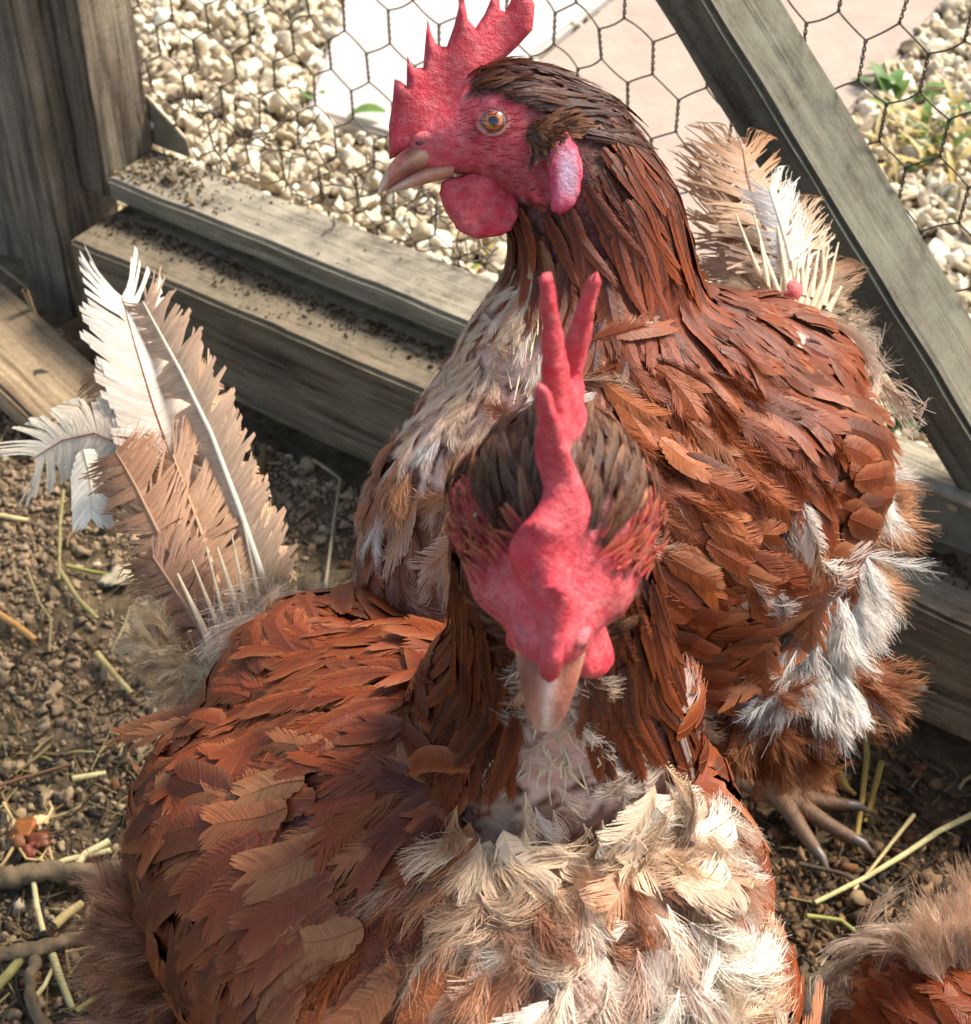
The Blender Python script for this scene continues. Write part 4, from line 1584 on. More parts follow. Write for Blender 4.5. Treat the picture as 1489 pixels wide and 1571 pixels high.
henA = Hen(dict(
    label='rust brown hen in front facing the camera, red comb upright', group='hens in the run',
    root=(OA[0], OA[1], 0), center=OA, heading=FA, radii=(.107, .080, .078), pitch=R(10),
    head_o=HA_O, head_x=HAX, head_z=HAZ, head_scale=1.04,
    neck=[hA(-12, 0, -4), hA(-16, 0, -26), W(860, 1010, .405), W(850, 1130, .432)], neckr=[.0175, .021, .027, .038],
    comb=COMB_A, comb_warp=warp_A, comb_thick=((-5, 13.5), (5, 12.5), (13, 10), (20, 5.8), (30, 3.5), (52, 2.4)), comb_taper=12, head_wide=1.14, face_top=-1.0, bristle=0, cheeks=[(4, 10.0, -6.5, .0125, .0058, .0085), (-7, 13.0, -7, .0125, .0058, .0115), (-14, 13.2, -12, .008, .0050, .010)], beak_len=.86, brow=1, voxel=.0026, lobe=srgb(196, 44, 62), lobe2=srgb(220, 84, 96), skinny=1, comb_pale=.22,
    swing2={1: .34, -1: .05}, wattle_scale=.9, wattle_dx=4, wattle_k={-1: .7},
    feet=[(OA[0] + .035, OA[1] - .0, 0), (OA[0] - .03, OA[1] + .01, 0)],
    zone=generic_zone(dict(pale=[(815, 940), (880, 940), (895, 1080), (960, 1110), (1000, 1190), (900, 1250), (800, 1240), (745, 1180), (775, 1110), (805, 1080)], trunk=trunk_A, crown=srgb(210, 158, 116), size=.92, neck_tone=.62, cov_a=9, rustbreast=1)), cover=3.5,
    spots=[(660, 1090, 70, C_DRUST, 1), (680, 1180, 60, C_DRUST, .9), (600, 1190, 60, C_RUST, .9), (720, 1230, 40, C_TAN, .7), (845, 1150, 66, 'bare', 1.1), (800, 1200, 60, C_CREAM, .8), (1080, 1300, 60, C_WHITE, .9), (1080, 1440, 80, C_WHITE, .9), (950, 1280, 110, C_CREAM, .8),
           (860, 1450, 70, C_WHITE, .9), (1010, 1500, 110, C_WHITE, .8), (740, 1440, 70, C_CREAM, .8), (980, 1160, 60, C_WHITE, .7), (820, 1280, 90, C_CREAM, .8),
           (700, 1330, 60, C_CREAM, .5), (930, 1370, 60, C_ORANGE, .7), (1060, 1370, 60, C_DRUST, .6), (960, 1420, 60, C_ORANGE, .6), (800, 1380, 45, C_RUST, .6),
           (780, 1530, 110, C_ORANGE, .9), (640, 1510, 100, C_ORANGE, .7), (900, 1560, 60, C_WHITE, .8), (560, 1480, 90, C_TAN, .4),
           (1150, 1310, 60, C_RUST, 1.2), (1110, 1190, 70, C_RUST, 1.2), (1050, 1120, 70, C_DRUST, 1.1), (1185, 1420, 55, C_RUST, 1.1), (1195, 1520, 50, C_RUST, 1.0), (1080, 1240, 40, C_RUST, .8), (1040, 1210, 50, C_DRUST, .7),
           (600, 1100, 120, C_DRUST, .35), (500, 1170, 70, C_TAN, .3), (660, 1160, 60, C_TAN, .3), (340, 1130, 60, C_WHITE, .25),
           (560, 1290, 60, C_TAN, .35), (530, 1390, 60, C_TAN, .3), (560, 1330, 130, 'wide', .9), (780, 1300, 200, 'down', .6), (1000, 1400, 220, 'down', .5),
           (400, 1500, 100, C_DRUST, .6), (300, 1400, 90, C_DRUST, .6)],
    flows=[(600, 1000, -1, .05, 90), (450, 1090, -1, .25, 90), (620, 1120, -1, .35, 80), (330, 1180, -.8, .6, 80), (560, 1290, -1, .42, 90), (420, 1330, -.8, .7, 90),
           (560, 1400, -.9, .6, 90), (300, 1450, -.5, 1, 90), (480, 1500, -.6, .8, 90), (680, 1250, -.5, 1, 60), (640, 1500, -.4, 1, 80),
           (760, 1300, -.35, 1, 80), (850, 1350, -.1, 1, 80), (950, 1250, .35, 1, 80), (1080, 1250, .45, 1, 80), (1060, 1400, .1, 1, 90), (900, 1480, -.1, 1, 90), (1180, 1400, .05, 1, 80), (760, 1480, -.3, 1, 80)],
    extra=extra_A)).build()

tl = -FW
tail(henA, [
    dict(label='pale feather with dark shaft and a frayed white tip', kind='quill', pts=[(395, 985, .585), (300, 800, .62), (230, 610, .65), (182, 438, .68)], n=tl * .8 + RT * .35, w=.034, c0=C_BROWN * 1.1, c1=srgb(240, 232, 216), cr=srgb(132, 72, 48), rach=.05, cut=(.0, .28, .3, 0)),
    dict(label='brown feather with a long cream shaft', kind='ragged', pts=[(432, 975, .58), (385, 830, .60), (318, 650, .63), (250, 520, .66), (215, 455, .67)], n=tl * .9 + RT * -.3, w=.026, c0=srgb(206, 172, 140), c1=srgb(206, 172, 142), cr=srgb(250, 238, 214), rach=.12),
    dict(kind='ragged', pts=[(362, 990, .582), (320, 850, .60), (262, 690, .63)], n=tl, w=.040, c0=srgb(196, 158, 122), c1=srgb(186, 142, 108), cr=srgb(214, 172, 134), rach=.07),
    dict(kind='ragged', pts=[(440, 960, .59), (400, 800, .625), (340, 650, .66), (285, 540, .69)], n=tl * .9 + RT * .9, w=.027, c0=srgb(206, 176, 146), c1=srgb(186, 150, 120), cr=srgb(206, 170, 136), rach=.07),
    dict(label='bent feather with white end pointing left', kind='quill', pts=[(330, 960, .59), (265, 800, .62), (190, 680, .64), (110, 668, .65), (45, 708, .655)], n=tl + ZZ * .3, w=.030, c0=srgb(150, 104, 74), c1=srgb(240, 228, 204), cr=srgb(150, 94, 66), rach=.05),
    dict(kind='ragged', pts=[(340, 985, .575), (265, 860, .595), (205, 740, .62), (175, 690, .63)], n=tl, w=.030, c0=srgb(186, 146, 112), c1=srgb(166, 120, 88), cr=srgb(186, 146, 114), rach=.07),
    dict(kind='ragged', pts=[(330, 1000, .57), (275, 915, .58), (232, 850, .595)], n=tl, w=.030, c0=srgb(158, 118, 90), c1=srgb(150, 108, 82), cr=srgb(186, 146, 114), rach=.07),
    dict(kind='ragged', pts=[(350, 985, .60), (285, 780, .64), (200, 600, .675), (160, 545, .69)], n=tl, w=.036, c0=srgb(186, 146, 112), c1=srgb(184, 142, 108), cr=srgb(186, 146, 114), rach=.06),
    dict(label='small torn white feather end', kind='vane', pts=[(128, 690, .645), (138, 735, .64), (140, 795, .635)], n=tl, w=.017, c0=srgb(236, 226, 206), c1=srgb(244, 236, 220), cr=srgb(220, 200, 170)),
])
bare_quills(henA, [[(335 + i * 15, 1014 - i * 6, .568), (306 + i * 17 + i % 2 * 4, 952 - i * 9, .573), (272 + i * 20 + (i * 7) % 5, 880 - i * 13 - (i * 31) % 23, .580)] for i in range(6)], .00135)
bare_quills(henA, henA.chin, .00042)


def fluff(s, name, spots, n, spread, ln, c0, c1, up=0.5, kind='silk', w=.010, label=None):
    Fe = Feathers()
    for px, py, dp, dx, dy in spots:
        for _ in range(n):
            o = W(px + random.gauss(0, spread), py + random.gauss(0, spread * .7), dp + random.gauss(0, .004))
            d = nrm(RT * dx - UP * dy + RNG.normal(size=3) * .26)
            L = ln * random.uniform(.7, 1.3)
            bend = RNG.normal(size=3) * .12 * L
            P_ = np.array([o + d * L * t + bend * t * t for t in np.linspace(0, 1, 5)])
            nn = nrm(-FW + RNG.normal(size=3) * .35)
            t = random.random()
            Fe.add(kind, P_, [nn] * 5, w * .5 * random.uniform(.7, 1.2), c0 * (.8 + .4 * t), c1 * (.85 + .2 * t), rach=.02, streak=.15)
    Fe.build(name, s.root, label)


fluff(henA, 'tail_fluff', [(275, 1020, .572, -.5, -.1), (290, 1040, .57, -.5, .3), (260, 1000, .575, -.6, .1), (452, 955, .578, .6, -.6), (462, 950, .58, .9, -.1), (395, 950, .583, .1, -1), (420, 960, .578, .3, -1),
                           (255, 975, .58, -.5, -.4), (330, 1030, .572, -.3, .3)], 13, 13, .016, srgb(220, 196, 160), srgb(238, 220, 190))
fluff(henA, 'thigh_fluff', [(250, 1440, .50, -.7, -.2), (245, 1500, .495, -.8, .1), (255, 1560, .49, -.6, .5), (225, 1410, .505, -.5, -.7), (300, 1540, .485, -.3, .8), (265, 1460, .492, -.6, .1)], 60, 20, .022, mixc(C_RUST, C_TAN, .4), srgb(226, 180, 148))
v, t, u = ellipsoid_mesh(W(405, 985, .574), (RT, UP, FW), (.0042, .0050, .004), 3)
link('oil_gland', mesh_np('oil_gland', v, None, np.tile(srgb(228, 130, 122), (len(v), 1)), t), M['comb'], henA.root)

# ---------------------------------------------------------- hen behind
cB, sB = math.cos(R(28)), math.sin(R(28))
HBX = nrm([-1, -.12, 0]); HBZ = np.array([0, sB, cB])
HB_O = W(752, 190, .50)
OB = W(950, 770, .562)
FB = nrm([-.80, -.60, 0])


def hB(x, y, z):
    Y = nrm(np.cross(HBZ, HBX)); Zx = np.cross(HBX, Y)
    return HB_O + (HBX * x + Y * y + Zx * z) * .001


COMB_B = comb_px([(596, 232), (599, 181), (606, 153), (612, 115), (621, 119), (629, 126), (633, 83), (641, 101), (656, 101), (667, 32), (672, 55), (680, 71), (693, 73), (705, 46), (721, -4), (726, 36), (737, 49), (752, 30),
                  (775, -14), (776, 24), (784, 28), (797, 4), (805, -4), (818, 2), (827, 20), (822, 56), (798, 79), (772, 100), (745, 140), (700, 175), (640, 215)], 752, 188, 4.72)


def trunk_B(s, p, n, a, b, c):
    v = random.random()
    if a > .55 and n @ s.Fp > .15 and c > -.9:
        w = patch(p, 30, 3) * .7 + .4 * (v - .5)
        c0 = mixc(C_RUST, C_TAN, w); c1 = mixc(C_RUST, C_CREAM, w * .8)
        return dict(part='breast_plumage', kind='soft' if v < .25 else 'silk', len=.020, w=.010, f=-ZZ * .9 - s.Fp * .3, c0=c0, c1=c1, ce=mixc(c1, C_WHITE, .2), cov=3.6, lift=.14, jit=.25, hr=.003, curl=.3, tilt=.25)
    return None


def extra_B(s, g):
    Fe = g.setdefault('wing_coverts/l', Feathers())
    # wing tip feathers running down the rear edge of the folded wing
    fl = [((1180, 560, .555), (1330, 560, .57), (1358, 700, .575), 52, .2), ((1200, 600, .55), (1320, 640, .562), (1330, 790, .57), 56, .1),
          ((1180, 700, .54), (1290, 760, .55), (1290, 900, .56), 56, .2), ((1160, 800, .535), (1260, 860, .545), (1240, 1000, .555), 54, .35),
          ((1330, 880, .565), (1230, 1010, .555), (1100, 1080, .545), 30, .5), ((1100, 900, .53), (1200, 960, .54), (1160, 1060, .55), 50, .3)]
    for a, b, c, w, lt in fl:
        P_ = np.array([W(*a) * (1 - t) ** 2 + 2 * W(*b) * t * (1 - t) + W(*c) * t * t for t in np.linspace(0, 1, 7)]) - FW * .004
        cc = mixc(C_RUST, C_TAN, lt)
        Fe.add('quill', P_, [nrm(-FW * .8 + ZZ * .4)] * 7, w * .5 * .52 / FPX, C_DRUST, cc * .9, mixc(cc, C_ORANGE, .4), rach=.05, crach=mixc(C_RUST, C_DRUST, .5), streak=.08)
    Ft = g.setdefault('ear_tuft', Feathers())
    for k in range(170):
        an, rr2 = random.uniform(0, 6.28), 19 * math.sqrt(random.random())
        q, dz = s.hit(826 + rr2 * math.cos(an) * 1.1, 207 + rr2 * math.sin(an))
        if q is None: continue
        nn = nrm(np.array(s.bvh.find_nearest(Vector(q))[1]))
        t = random.random()
        s.lay(Ft, q, nn, dict(kind='tiny' if t < .5 else 'silk', len=.0058, w=.0016, f=-s.HX - s.HZ * .5, c0=mixc(C_DARK, C_BROWN, t), c1=mixc(srgb(96, 62, 40), C_BROWN, t), lift=.42, jit=.35, rach=0., stiff=.5))
    ls = []
    for k in range(26):
        px = random.uniform(715, 850); py = random.uniform(440, 640)
        q, dz = s.hit(px, py)
        if q is None: continue
        ex = px - 6 + random.gauss(0, 8); ey = py + random.uniform(20, 45)
        q2, dz2 = s.hit(ex, ey)
        if q2 is None: continue
        ls.append(((px, py, dz - .001), (ex, ey, dz2 - .003)))
    s.chin = ls


henB = Hen(dict(
    label='rust brown hen behind in profile, head turned left beside the wire', group='hens in the run',
    root=(OB[0], OB[1], 0), center=OB, heading=FB, radii=(.088, .068, .078), pitch=R(8),
    head_o=HB_O, head_x=HBX, head_z=HBZ, head_scale=1.0,
    neck=[W(815, 190, .507), W(865, 250, .512), W(915, 350, .522), W(925, 470, .532), W(880, 600, .535)], neckr=[.0175, .0235, .0275, .032, .041],
    comb=COMB_B, comb_warp=lambda x, z: .9 * math.sin(x * .3) * min(1, max(0, z / 10)), comb_thick=((0, 7), (12, 5), (40, 2.6)), comb_pale=.05,
    feet=[gd(1188, 1235), gd(1085, 1180)], toe_spread=.8, toe_len=.8, foot_dir={1: [.80, -.60, 0]},
    zone=generic_zone(dict(pale=[(785, 415), (850, 430), (885, 500), (880, 590), (800, 640), (740, 710), (690, 760), (640, 740), (620, 690), (650, 610), (700, 520), (745, 440)], trunk=trunk_B, neck_end=3.3, size=.76)), cover=3.3,
    spots=[(790, 520, 50, 'bare', .6), (740, 560, 80, C_CREAM, .9), (800, 440, 60, C_CREAM, .8), (860, 500, 50, C_CREAM, .6), (1195, 505, 48, 'bare', 1.1), (700, 600, 50, C_CREAM, .7), (640, 720, 60, C_TAN, .6), (600, 770, 20, C_WHITE, 1), (690, 560, 45, C_CREAM, .8),
           (720, 700, 60, C_TAN, .6), (640, 850, 60, C_RUST, .6), (880, 560, 60, C_CREAM, .45), (850, 400, 40, C_TAN, .4), (920, 620, 70, C_ORANGE, .7), (1030, 650, 90, C_ORANGE, .6),
           (1080, 760, 80, C_ORANGE, .6), (1000, 900, 50, C_ORANGE, .6), (1150, 910, 40, C_WHITE, .9), (1250, 860, 34, C_WHITE, 1), (1230, 800, 40, C_CREAM, .7), (1220, 770, 30, C_WHITE, .6),
           (1090, 480, 60, C_DRUST, .6), (1250, 610, 60, C_DRUST, .5), (1140, 560, 70, C_DRUST, .5), (1160, 960, 50, C_TAN, .6), (1140, 1040, 60, C_DRUST, .5),
           (1040, 330, 50, C_ORANGE, .25), (1050, 640, 150, 'down', .7), (1180, 760, 130, 'down', .5), (930, 650, 100, 'down', .7), (980, 700, 60, C_CREAM, .3)],
    flows=[(1130, 520, .9, .3, 70), (1250, 560, .8, .6, 70), (1200, 650, .9, .5, 80), (1050, 640, .7, .9, 80), (960, 600, .4, 1, 70), (1080, 780, .8, .5, 80), (1220, 800, .5, .8, 70), (1130, 920, .7, .5, 80),
           (640, 700, -.1, 1, 70), (640, 850, .1, 1, 80), (720, 650, -.2, 1, 60), (1000, 880, .7, .5, 80), (1050, 470, .55, .8, 60)],
    extra=extra_B)).build()

tail(henB, [
    dict(label='ragged brown tail feather with cream shafts', kind='ragged', pts=[(1212, 455, .60), (1180, 370, .615), (1150, 290, .63), (1138, 222, .64)], n=tl + RT * .3, w=.036, c0=srgb(214, 186, 156), c1=srgb(196, 150, 110), cr=srgb(150, 96, 60), rach=.07),
    dict(kind='ragged', pts=[(1190, 455, .605), (1150, 390, .618), (1118, 330, .63), (1100, 250, .64)], n=tl, w=.030, c0=srgb(190, 150, 116), c1=srgb(176, 128, 90), cr=srgb(214, 176, 140), rach=.05),
    dict(kind='ragged', pts=[(1190, 460, .60), (1140, 430, .61), (1100, 390, .62)], n=tl, w=.028, c0=srgb(190, 156, 126), c1=srgb(170, 130, 98), cr=srgb(214, 176, 140), rach=.05),
    dict(label='short white tail feather', kind='ragged', pts=[(1222, 445, .598), (1205, 370, .605), (1178, 285, .61)], n=tl, w=.019, c0=srgb(236, 226, 210), c1=srgb(250, 246, 236), cr=srgb(232, 222, 200), rach=.06),
    dict(kind='ragged', pts=[(1225, 450, .605), (1225, 390, .615), (1210, 320, .625)], n=tl, w=.026, c0=srgb(226, 206, 180), c1=srgb(206, 170, 136), cr=srgb(240, 226, 200), rach=.06),
    dict(kind='ragged', pts=[(1255, 470, .60), (1270, 440, .605), (1278, 400, .61)], n=tl, w=.024, c0=srgb(206, 176, 146), c1=srgb(190, 146, 110), cr=srgb(230, 210, 180), rach=.05),
])
bare_quills(henB, [[(1182, 455, .597), (1156, 400, .603), (1129, 330, .612)], [(1195, 452, .596), (1172, 390, .603), (1155, 325, .61)], [(1208, 448, .596), (1198, 380, .604), (1184, 300, .612)],
                   [(1232, 455, .597), (1230, 410, .6)], [(1243, 458, .597), (1250, 415, .60)], [(1252, 465, .598), (1263, 420, .60), (1262, 380, .604)], [(1262, 470, .598), (1277, 412, .602)], [(1268, 478, .598), (1290, 440, .602)],
                   [(1180, 462, .597), (1120, 458, .598), (1070, 446, .6)], [(1175, 468, .596), (1120, 466, .597), (1072, 455, .598)], [(1220, 440, .6), (1214, 400, .602)]] + [[(1180 + i * 9, 470 + abs(i - 4) * 2, .596), (1176 + i * 12, 425 + (i * 5) % 9, .599), (1166 + i * 15, 370 + (i * 37) % 42, .604)] for i in range(9)], .0013)
fluff(henB, 'tail_fluff', [(1165, 462, .603, -.6, -.3), (1285, 500, .603, .5, .1), (1250, 480, .604, .3, -.8)], 9, 10, .012, srgb(206, 184, 156), srgb(232, 216, 194))
RUMP = [(x - 14, y, d, dx, dy) for x, y, d, dx, dy in [(1312, 690, .588, .5, .5), (1318, 740, .588, .6, .5), (1312, 800, .588, .6, .5), (1310, 860, .585, .5, .7), (1300, 920, .58, .5, .8), (1285, 980, .575, .4, .8), (1270, 1030, .57, .4, .7), (1325, 780, .59, .8, .2)]]
fluff(henB, 'rump_fluff', RUMP, 40, 13, .022, srgb(226, 186, 146), srgb(212, 152, 104))
fluff(henB, 'white_underfluff', [(1305, 855, .566, .1, .9), (1285, 880, .564, -.2, .9), (1300, 900, .566, .1, .9), (1280, 930, .562, -.1, .9), (1270, 950, .562, -.2, .8), (1265, 1040, .56, .2, .9), (1200, 1030, .556, -.5, .6), (1240, 1000, .556, -.4, .6), (1318, 720, .572, .2, .8)], 34, 15, .024, C_WHITE, C_WHITE)
fluff(henB, 'thigh_fluff', [(1180, 1090, .565, .2, .6), (1130, 1090, .565, -.1, .8), (1220, 1070, .568, .7, .4), (1300, 1040, .572, .9, .3), (1200, 1120, .575, .2, .6), (1160, 1120, .575, 0, .8), (1140, 1060, .555, .9, .0)], 26, 16, .026, C_RUST, C_TAN)
v, t, u = ellipsoid_mesh(W(1215, 448, .598), (RT, UP, FW), (.0040, .0046, .004), 3)
link('oil_gland', mesh_np('oil_gland', v, None, np.tile(srgb(228, 100, 100), (len(v), 1)), t), M['comb'], henB.root)
bare_quills(henB, henB.chin, .00032)


# ---------------------------------------------------------- third hen, entering at the lower right
OC = W(1735, 1888, .52)
FC = nrm([.62, -.78, 0])
HCX, HCZ = nrm([.62, -.72, -.3]), np.array([.1, -.1, .95])
HC_O = OC + FC * .11 + ZZ * .12


def trunk_C(s, p, n, a, b, c):
    return None


henC = Hen(dict(
    label='hen at the lower right corner, only its rust back showing', group='hens in the run',
    root=(OC[0], OC[1], 0), center=OC, heading=FC, radii=(.098, .072, .074), pitch=R(6),
    head_o=HC_O, head_x=HCX, head_z=HCZ, head_scale=1.0,
    neck=[HC_O - HCX * .010, HC_O - HCX * .022 - ZZ * .03, OC + FC * .065 + ZZ * .06, OC + FC * .05 + ZZ * .02], neckr=[.0175, .022, .030, .040],
    comb=COMB_B, comb_warp=lambda x, z: .9 * math.sin(x * .3), comb_thick=((0, 7), (12, 5), (40, 2.6)),
    feet=[(OC[0] + .03, OC[1] + .01, 0), (OC[0] - .03, OC[1] - .01, 0)],
    zone=generic_zone(dict()), cover=2.9, flows=[], spots=[(1330, 1540, 60, C_TAN, .4), (1420, 1520, 60, C_TAN, .3)])).build()
fluff(henC, 'rump_fluff', [(1500, 1480, .545, -.1, -1), (1515, 1450, .55, 0, -1), (1475, 1490, .542, -.2, -1), (1445, 1510, .538, -.3, -.9), (1515, 1500, .54, 0, -1)], 60, 12, .025, srgb(220, 182, 150), srgb(242, 214, 186))
tail(henC, [dict(kind='ragged', pts=[(1560, 1480, .56), (1600, 1380, .58), (1640, 1290, .60)], n=tl, w=.04, c0=C_BROWN, c1=C_TAN, cr=C_CREAM) for _ in (0,)])

# ---------------------------------------------------------- straw, twigs, peel, weeds
def strand(name, pts, r0, r1, col, flat=.35, parent=None, k=6, mat=None, rough=0):
    pts = [np.asarray(p, float) for p in pts]
    VV, QQ = [], []
    tube(VV, QQ, pts, np.linspace(r0, r1, len(pts)), k)
    V = np.concatenate(VV)
    # halved, slightly flattened stems
    if rough:
        V = V + np.array([[noise.noise(Vector(v) * q) for q in (170, 190, 210)] for v in V]) * rough + np.array([[noise.noise(Vector(v) * q) for q in (60, 75, 90)] for v in V]) * rough
    C = np.array([col * (1 + .25 * noise.noise(Vector(v) * 220)) for v in V])
    return mesh_np(name, V, np.concatenate(QQ), C)


def on_ground(px, py, up=.004):
    p = gd(px, py, up)
    p = gd(px, py, ground_h(p[0], p[1]) + up)
    return p


YEL, STR, GRY, OLV = srgb(170, 144, 78), srgb(206, 186, 132), srgb(128, 116, 96), srgb(150, 146, 84)
stalks = [
    ('long pale forked straw stalk reaching in from the right edge', [(1500, 1245, .012), (1440, 1275, .012), (1385, 1312, .010), (1330, 1345, .008), (1250, 1385, .006)], .0016, .0012, srgb(206, 196, 140)),
    ('thin straw rising beside the forked stalk', [(1402, 1250, .016), (1370, 1290, .012), (1335, 1335, .008), (1310, 1365, .006)], .0011, .0007, STR),
    ('upright yellow straw blade under the sill', [(1325, 1105, .010), (1330, 1160, .006), (1322, 1230, .006), (1310, 1310, .004)], .0019, .0013, YEL),
    ('short yellow straw blade beside the upright one', [(1352, 1170, .008), (1340, 1215, .006), (1326, 1262, .004)], .0018, .0012, YEL * .9),
    ('orange brown twig slanting under the sill', [(1308, 1168, .010), (1270, 1190, .008), (1235, 1214, .006)], .0014, .0010, srgb(160, 104, 56)),
    ('olive straw stalk at the right hen\'s flank', [(1237, 1405, .01), (1290, 1412, .008), (1325, 1440, .006), (1330, 1462, .004)], .0012, .0008, OLV),
    ('dark twig crossing the forked stalk', [(1225, 1325, .008), (1290, 1340, .008), (1350, 1372, .006), (1400, 1410, .004)], .0012, .0009, srgb(84, 72, 60)),
    ('yellow green straw lying near the yellow blades', [(1285, 1180, .006), (1300, 1210, .006), (1312, 1220, .004)], .0020, .0012, YEL),
    ('bent grey root stem in front of the sill', [(480, 705, .03), (505, 722, .026), (522, 735, .022), (512, 800, .012), (498, 905, .004)], .0011, .0010, srgb(150, 138, 112)),
    ('olive straw stalk lying below the tail feathers', [(92, 876, .006), (120, 920, .006), (150, 950, .005)], .0016, .0014, srgb(160, 148, 98)),
    ('upright olive stem left of the tail feathers', [(97, 752, .012), (92, 800, .010), (90, 890, .005)], .0011, .0009, srgb(150, 138, 92)),
    ('thick straw piece below the tail fluff', [(148, 1002, .006), (178, 1038, .006), (202, 1064, .005)], .0019, .0015, srgb(176, 158, 108)),
    ('yellow green stalk beside the white paper scrap', [(102, 868, .006), (135, 876, .005), (170, 882, .004)], .0013, .0010, srgb(140, 136, 72)),
    ('orange straw stub at the left edge', [(-10, 938, .006), (25, 960, .006), (54, 982, .005)], .0022, .0018, srgb(184, 140, 84)),
    ('pale dry stalk by the left edge above the soil', [(-5, 790, .006), (22, 795, .006), (42, 798, .005)], .0016, .0014, srgb(196, 178, 130)),
    ('thin bent grass stem near the left edge', [(40, 870, .008), (60, 925, .006), (78, 950, .006), (75, 1000, .004)], .0009, .0008, srgb(150, 132, 96)),
    ('curved brown rootlet on the dry soil', [(60, 1055, .005), (62, 1030, .006), (50, 1060, .005), (32, 1062, .004)], .0009, .0007, srgb(140, 120, 90)),
    ('pale straw joining the long stalk by the hen', [(120, 1325, .010), (130, 1310, .010), (168, 1290, .010)], .0019, .0017, srgb(214, 200, 150)),
    ('long jointed pale stalk on the lower left litter', [(170, 1305, .008), (100, 1320, .008), (50, 1343, .008), (56, 1390, .007), (66, 1430, .006)], .0016, .0014, srgb(200, 186, 136)),
    ('short pale straw above the orange peel', [(112, 1195, .006), (140, 1190, .006), (162, 1186, .005)], .0017, .0014, srgb(196, 182, 130)),
    ('thin twig running across the dry soil', [(-10, 1208, .006), (40, 1192, .006), (110, 1172, .005)], .0010, .0007, srgb(132, 98, 74)),
    ('olive straw stalk at the bottom left corner', [(-8, 1515, .008), (12, 1495, .008), (32, 1470, .008)], .0026, .0024, srgb(156, 146, 92)),
    ('weathered straw slanting above the grey stick', [(82, 1420, .01), (105, 1400, .01), (125, 1386, .01)], .0026, .0020, srgb(176, 152, 104)),
    ('broken pale stalk left of the hen\'s thigh', [(80, 1465, .006), (92, 1500, .006), (112, 1552, .004)], .0020, .0016, srgb(176, 166, 118)),
    ('short curled straw on dark litter', [(55, 1528, .006), (68, 1512, .006), (80, 1486, .005)], .0013, .0009, srgb(206, 190, 140)),
    ('stalk end lying by the hen\'s thigh fluff', [(116, 1552, .006), (140, 1535, .006), (172, 1528, .005)], .0015, .0013, srgb(170, 158, 96)),
    ('thin stem beside the white scrap', [(170, 1000, .006), (190, 960, .006), (200, 930, .005)], .0008, .0007, srgb(150, 134, 100)),
    ('straw leaning against the foot of the post', [(38, 445, .05), (48, 470, .03), (66, 515, .01)], .0020, .0016, srgb(170, 150, 112)),
    ('grey straw left of the post foot', [(-5, 405, .03), (20, 425, .02), (42, 442, .015)], .0014, .0011, srgb(160, 146, 116)),
    ('straw bit below the breast of the rear hen', [(395, 745, .006), (402, 715, .008), (405, 685, .008)], .0028, .0022, srgb(126, 104, 72)),
]
for lb, pts, r0, r1, col in stalks:
    P3 = [on_ground(x, y, u) for x, y, u in pts]
    tag(link('straw_stalk', strand('straw_stalk', P3, r0, r1, col), M['bits']), lb, 'straw', 'straw stalks on the run floor')
for lb, pts, r0, r1 in (('broad grey stick lying across the lower left litter', [(-20, 1348, .010), (70, 1342, .010), (190, 1330, .010)], .0062, .0050),
                        ('gnarled grey stick lowest at the left edge', [(-20, 1470, .008), (40, 1455, .010), (90, 1443, .008), (135, 1432, .006)], .0046, .0032),
                        ('grey forked root curving down the lower left corner', [(55, 1462, .008), (45, 1500, .008), (48, 1540, .008), (80, 1590, .006)], .0038, .0030)):
    P3 = [on_ground(x, y, u) for x, y, u in pts]
    P4 = [P3[int(u)] * (1 - u % 1) + P3[min(int(u) + 1, len(P3) - 1)] * (u % 1) for u in np.linspace(0, len(P3) - 1, 40)]
    tag(link('stick', strand('stick', P4, r0 * .8, r1 * .8, srgb(118, 100, 76), k=12, rough=.0022), M['bits']), lb, 'stick')


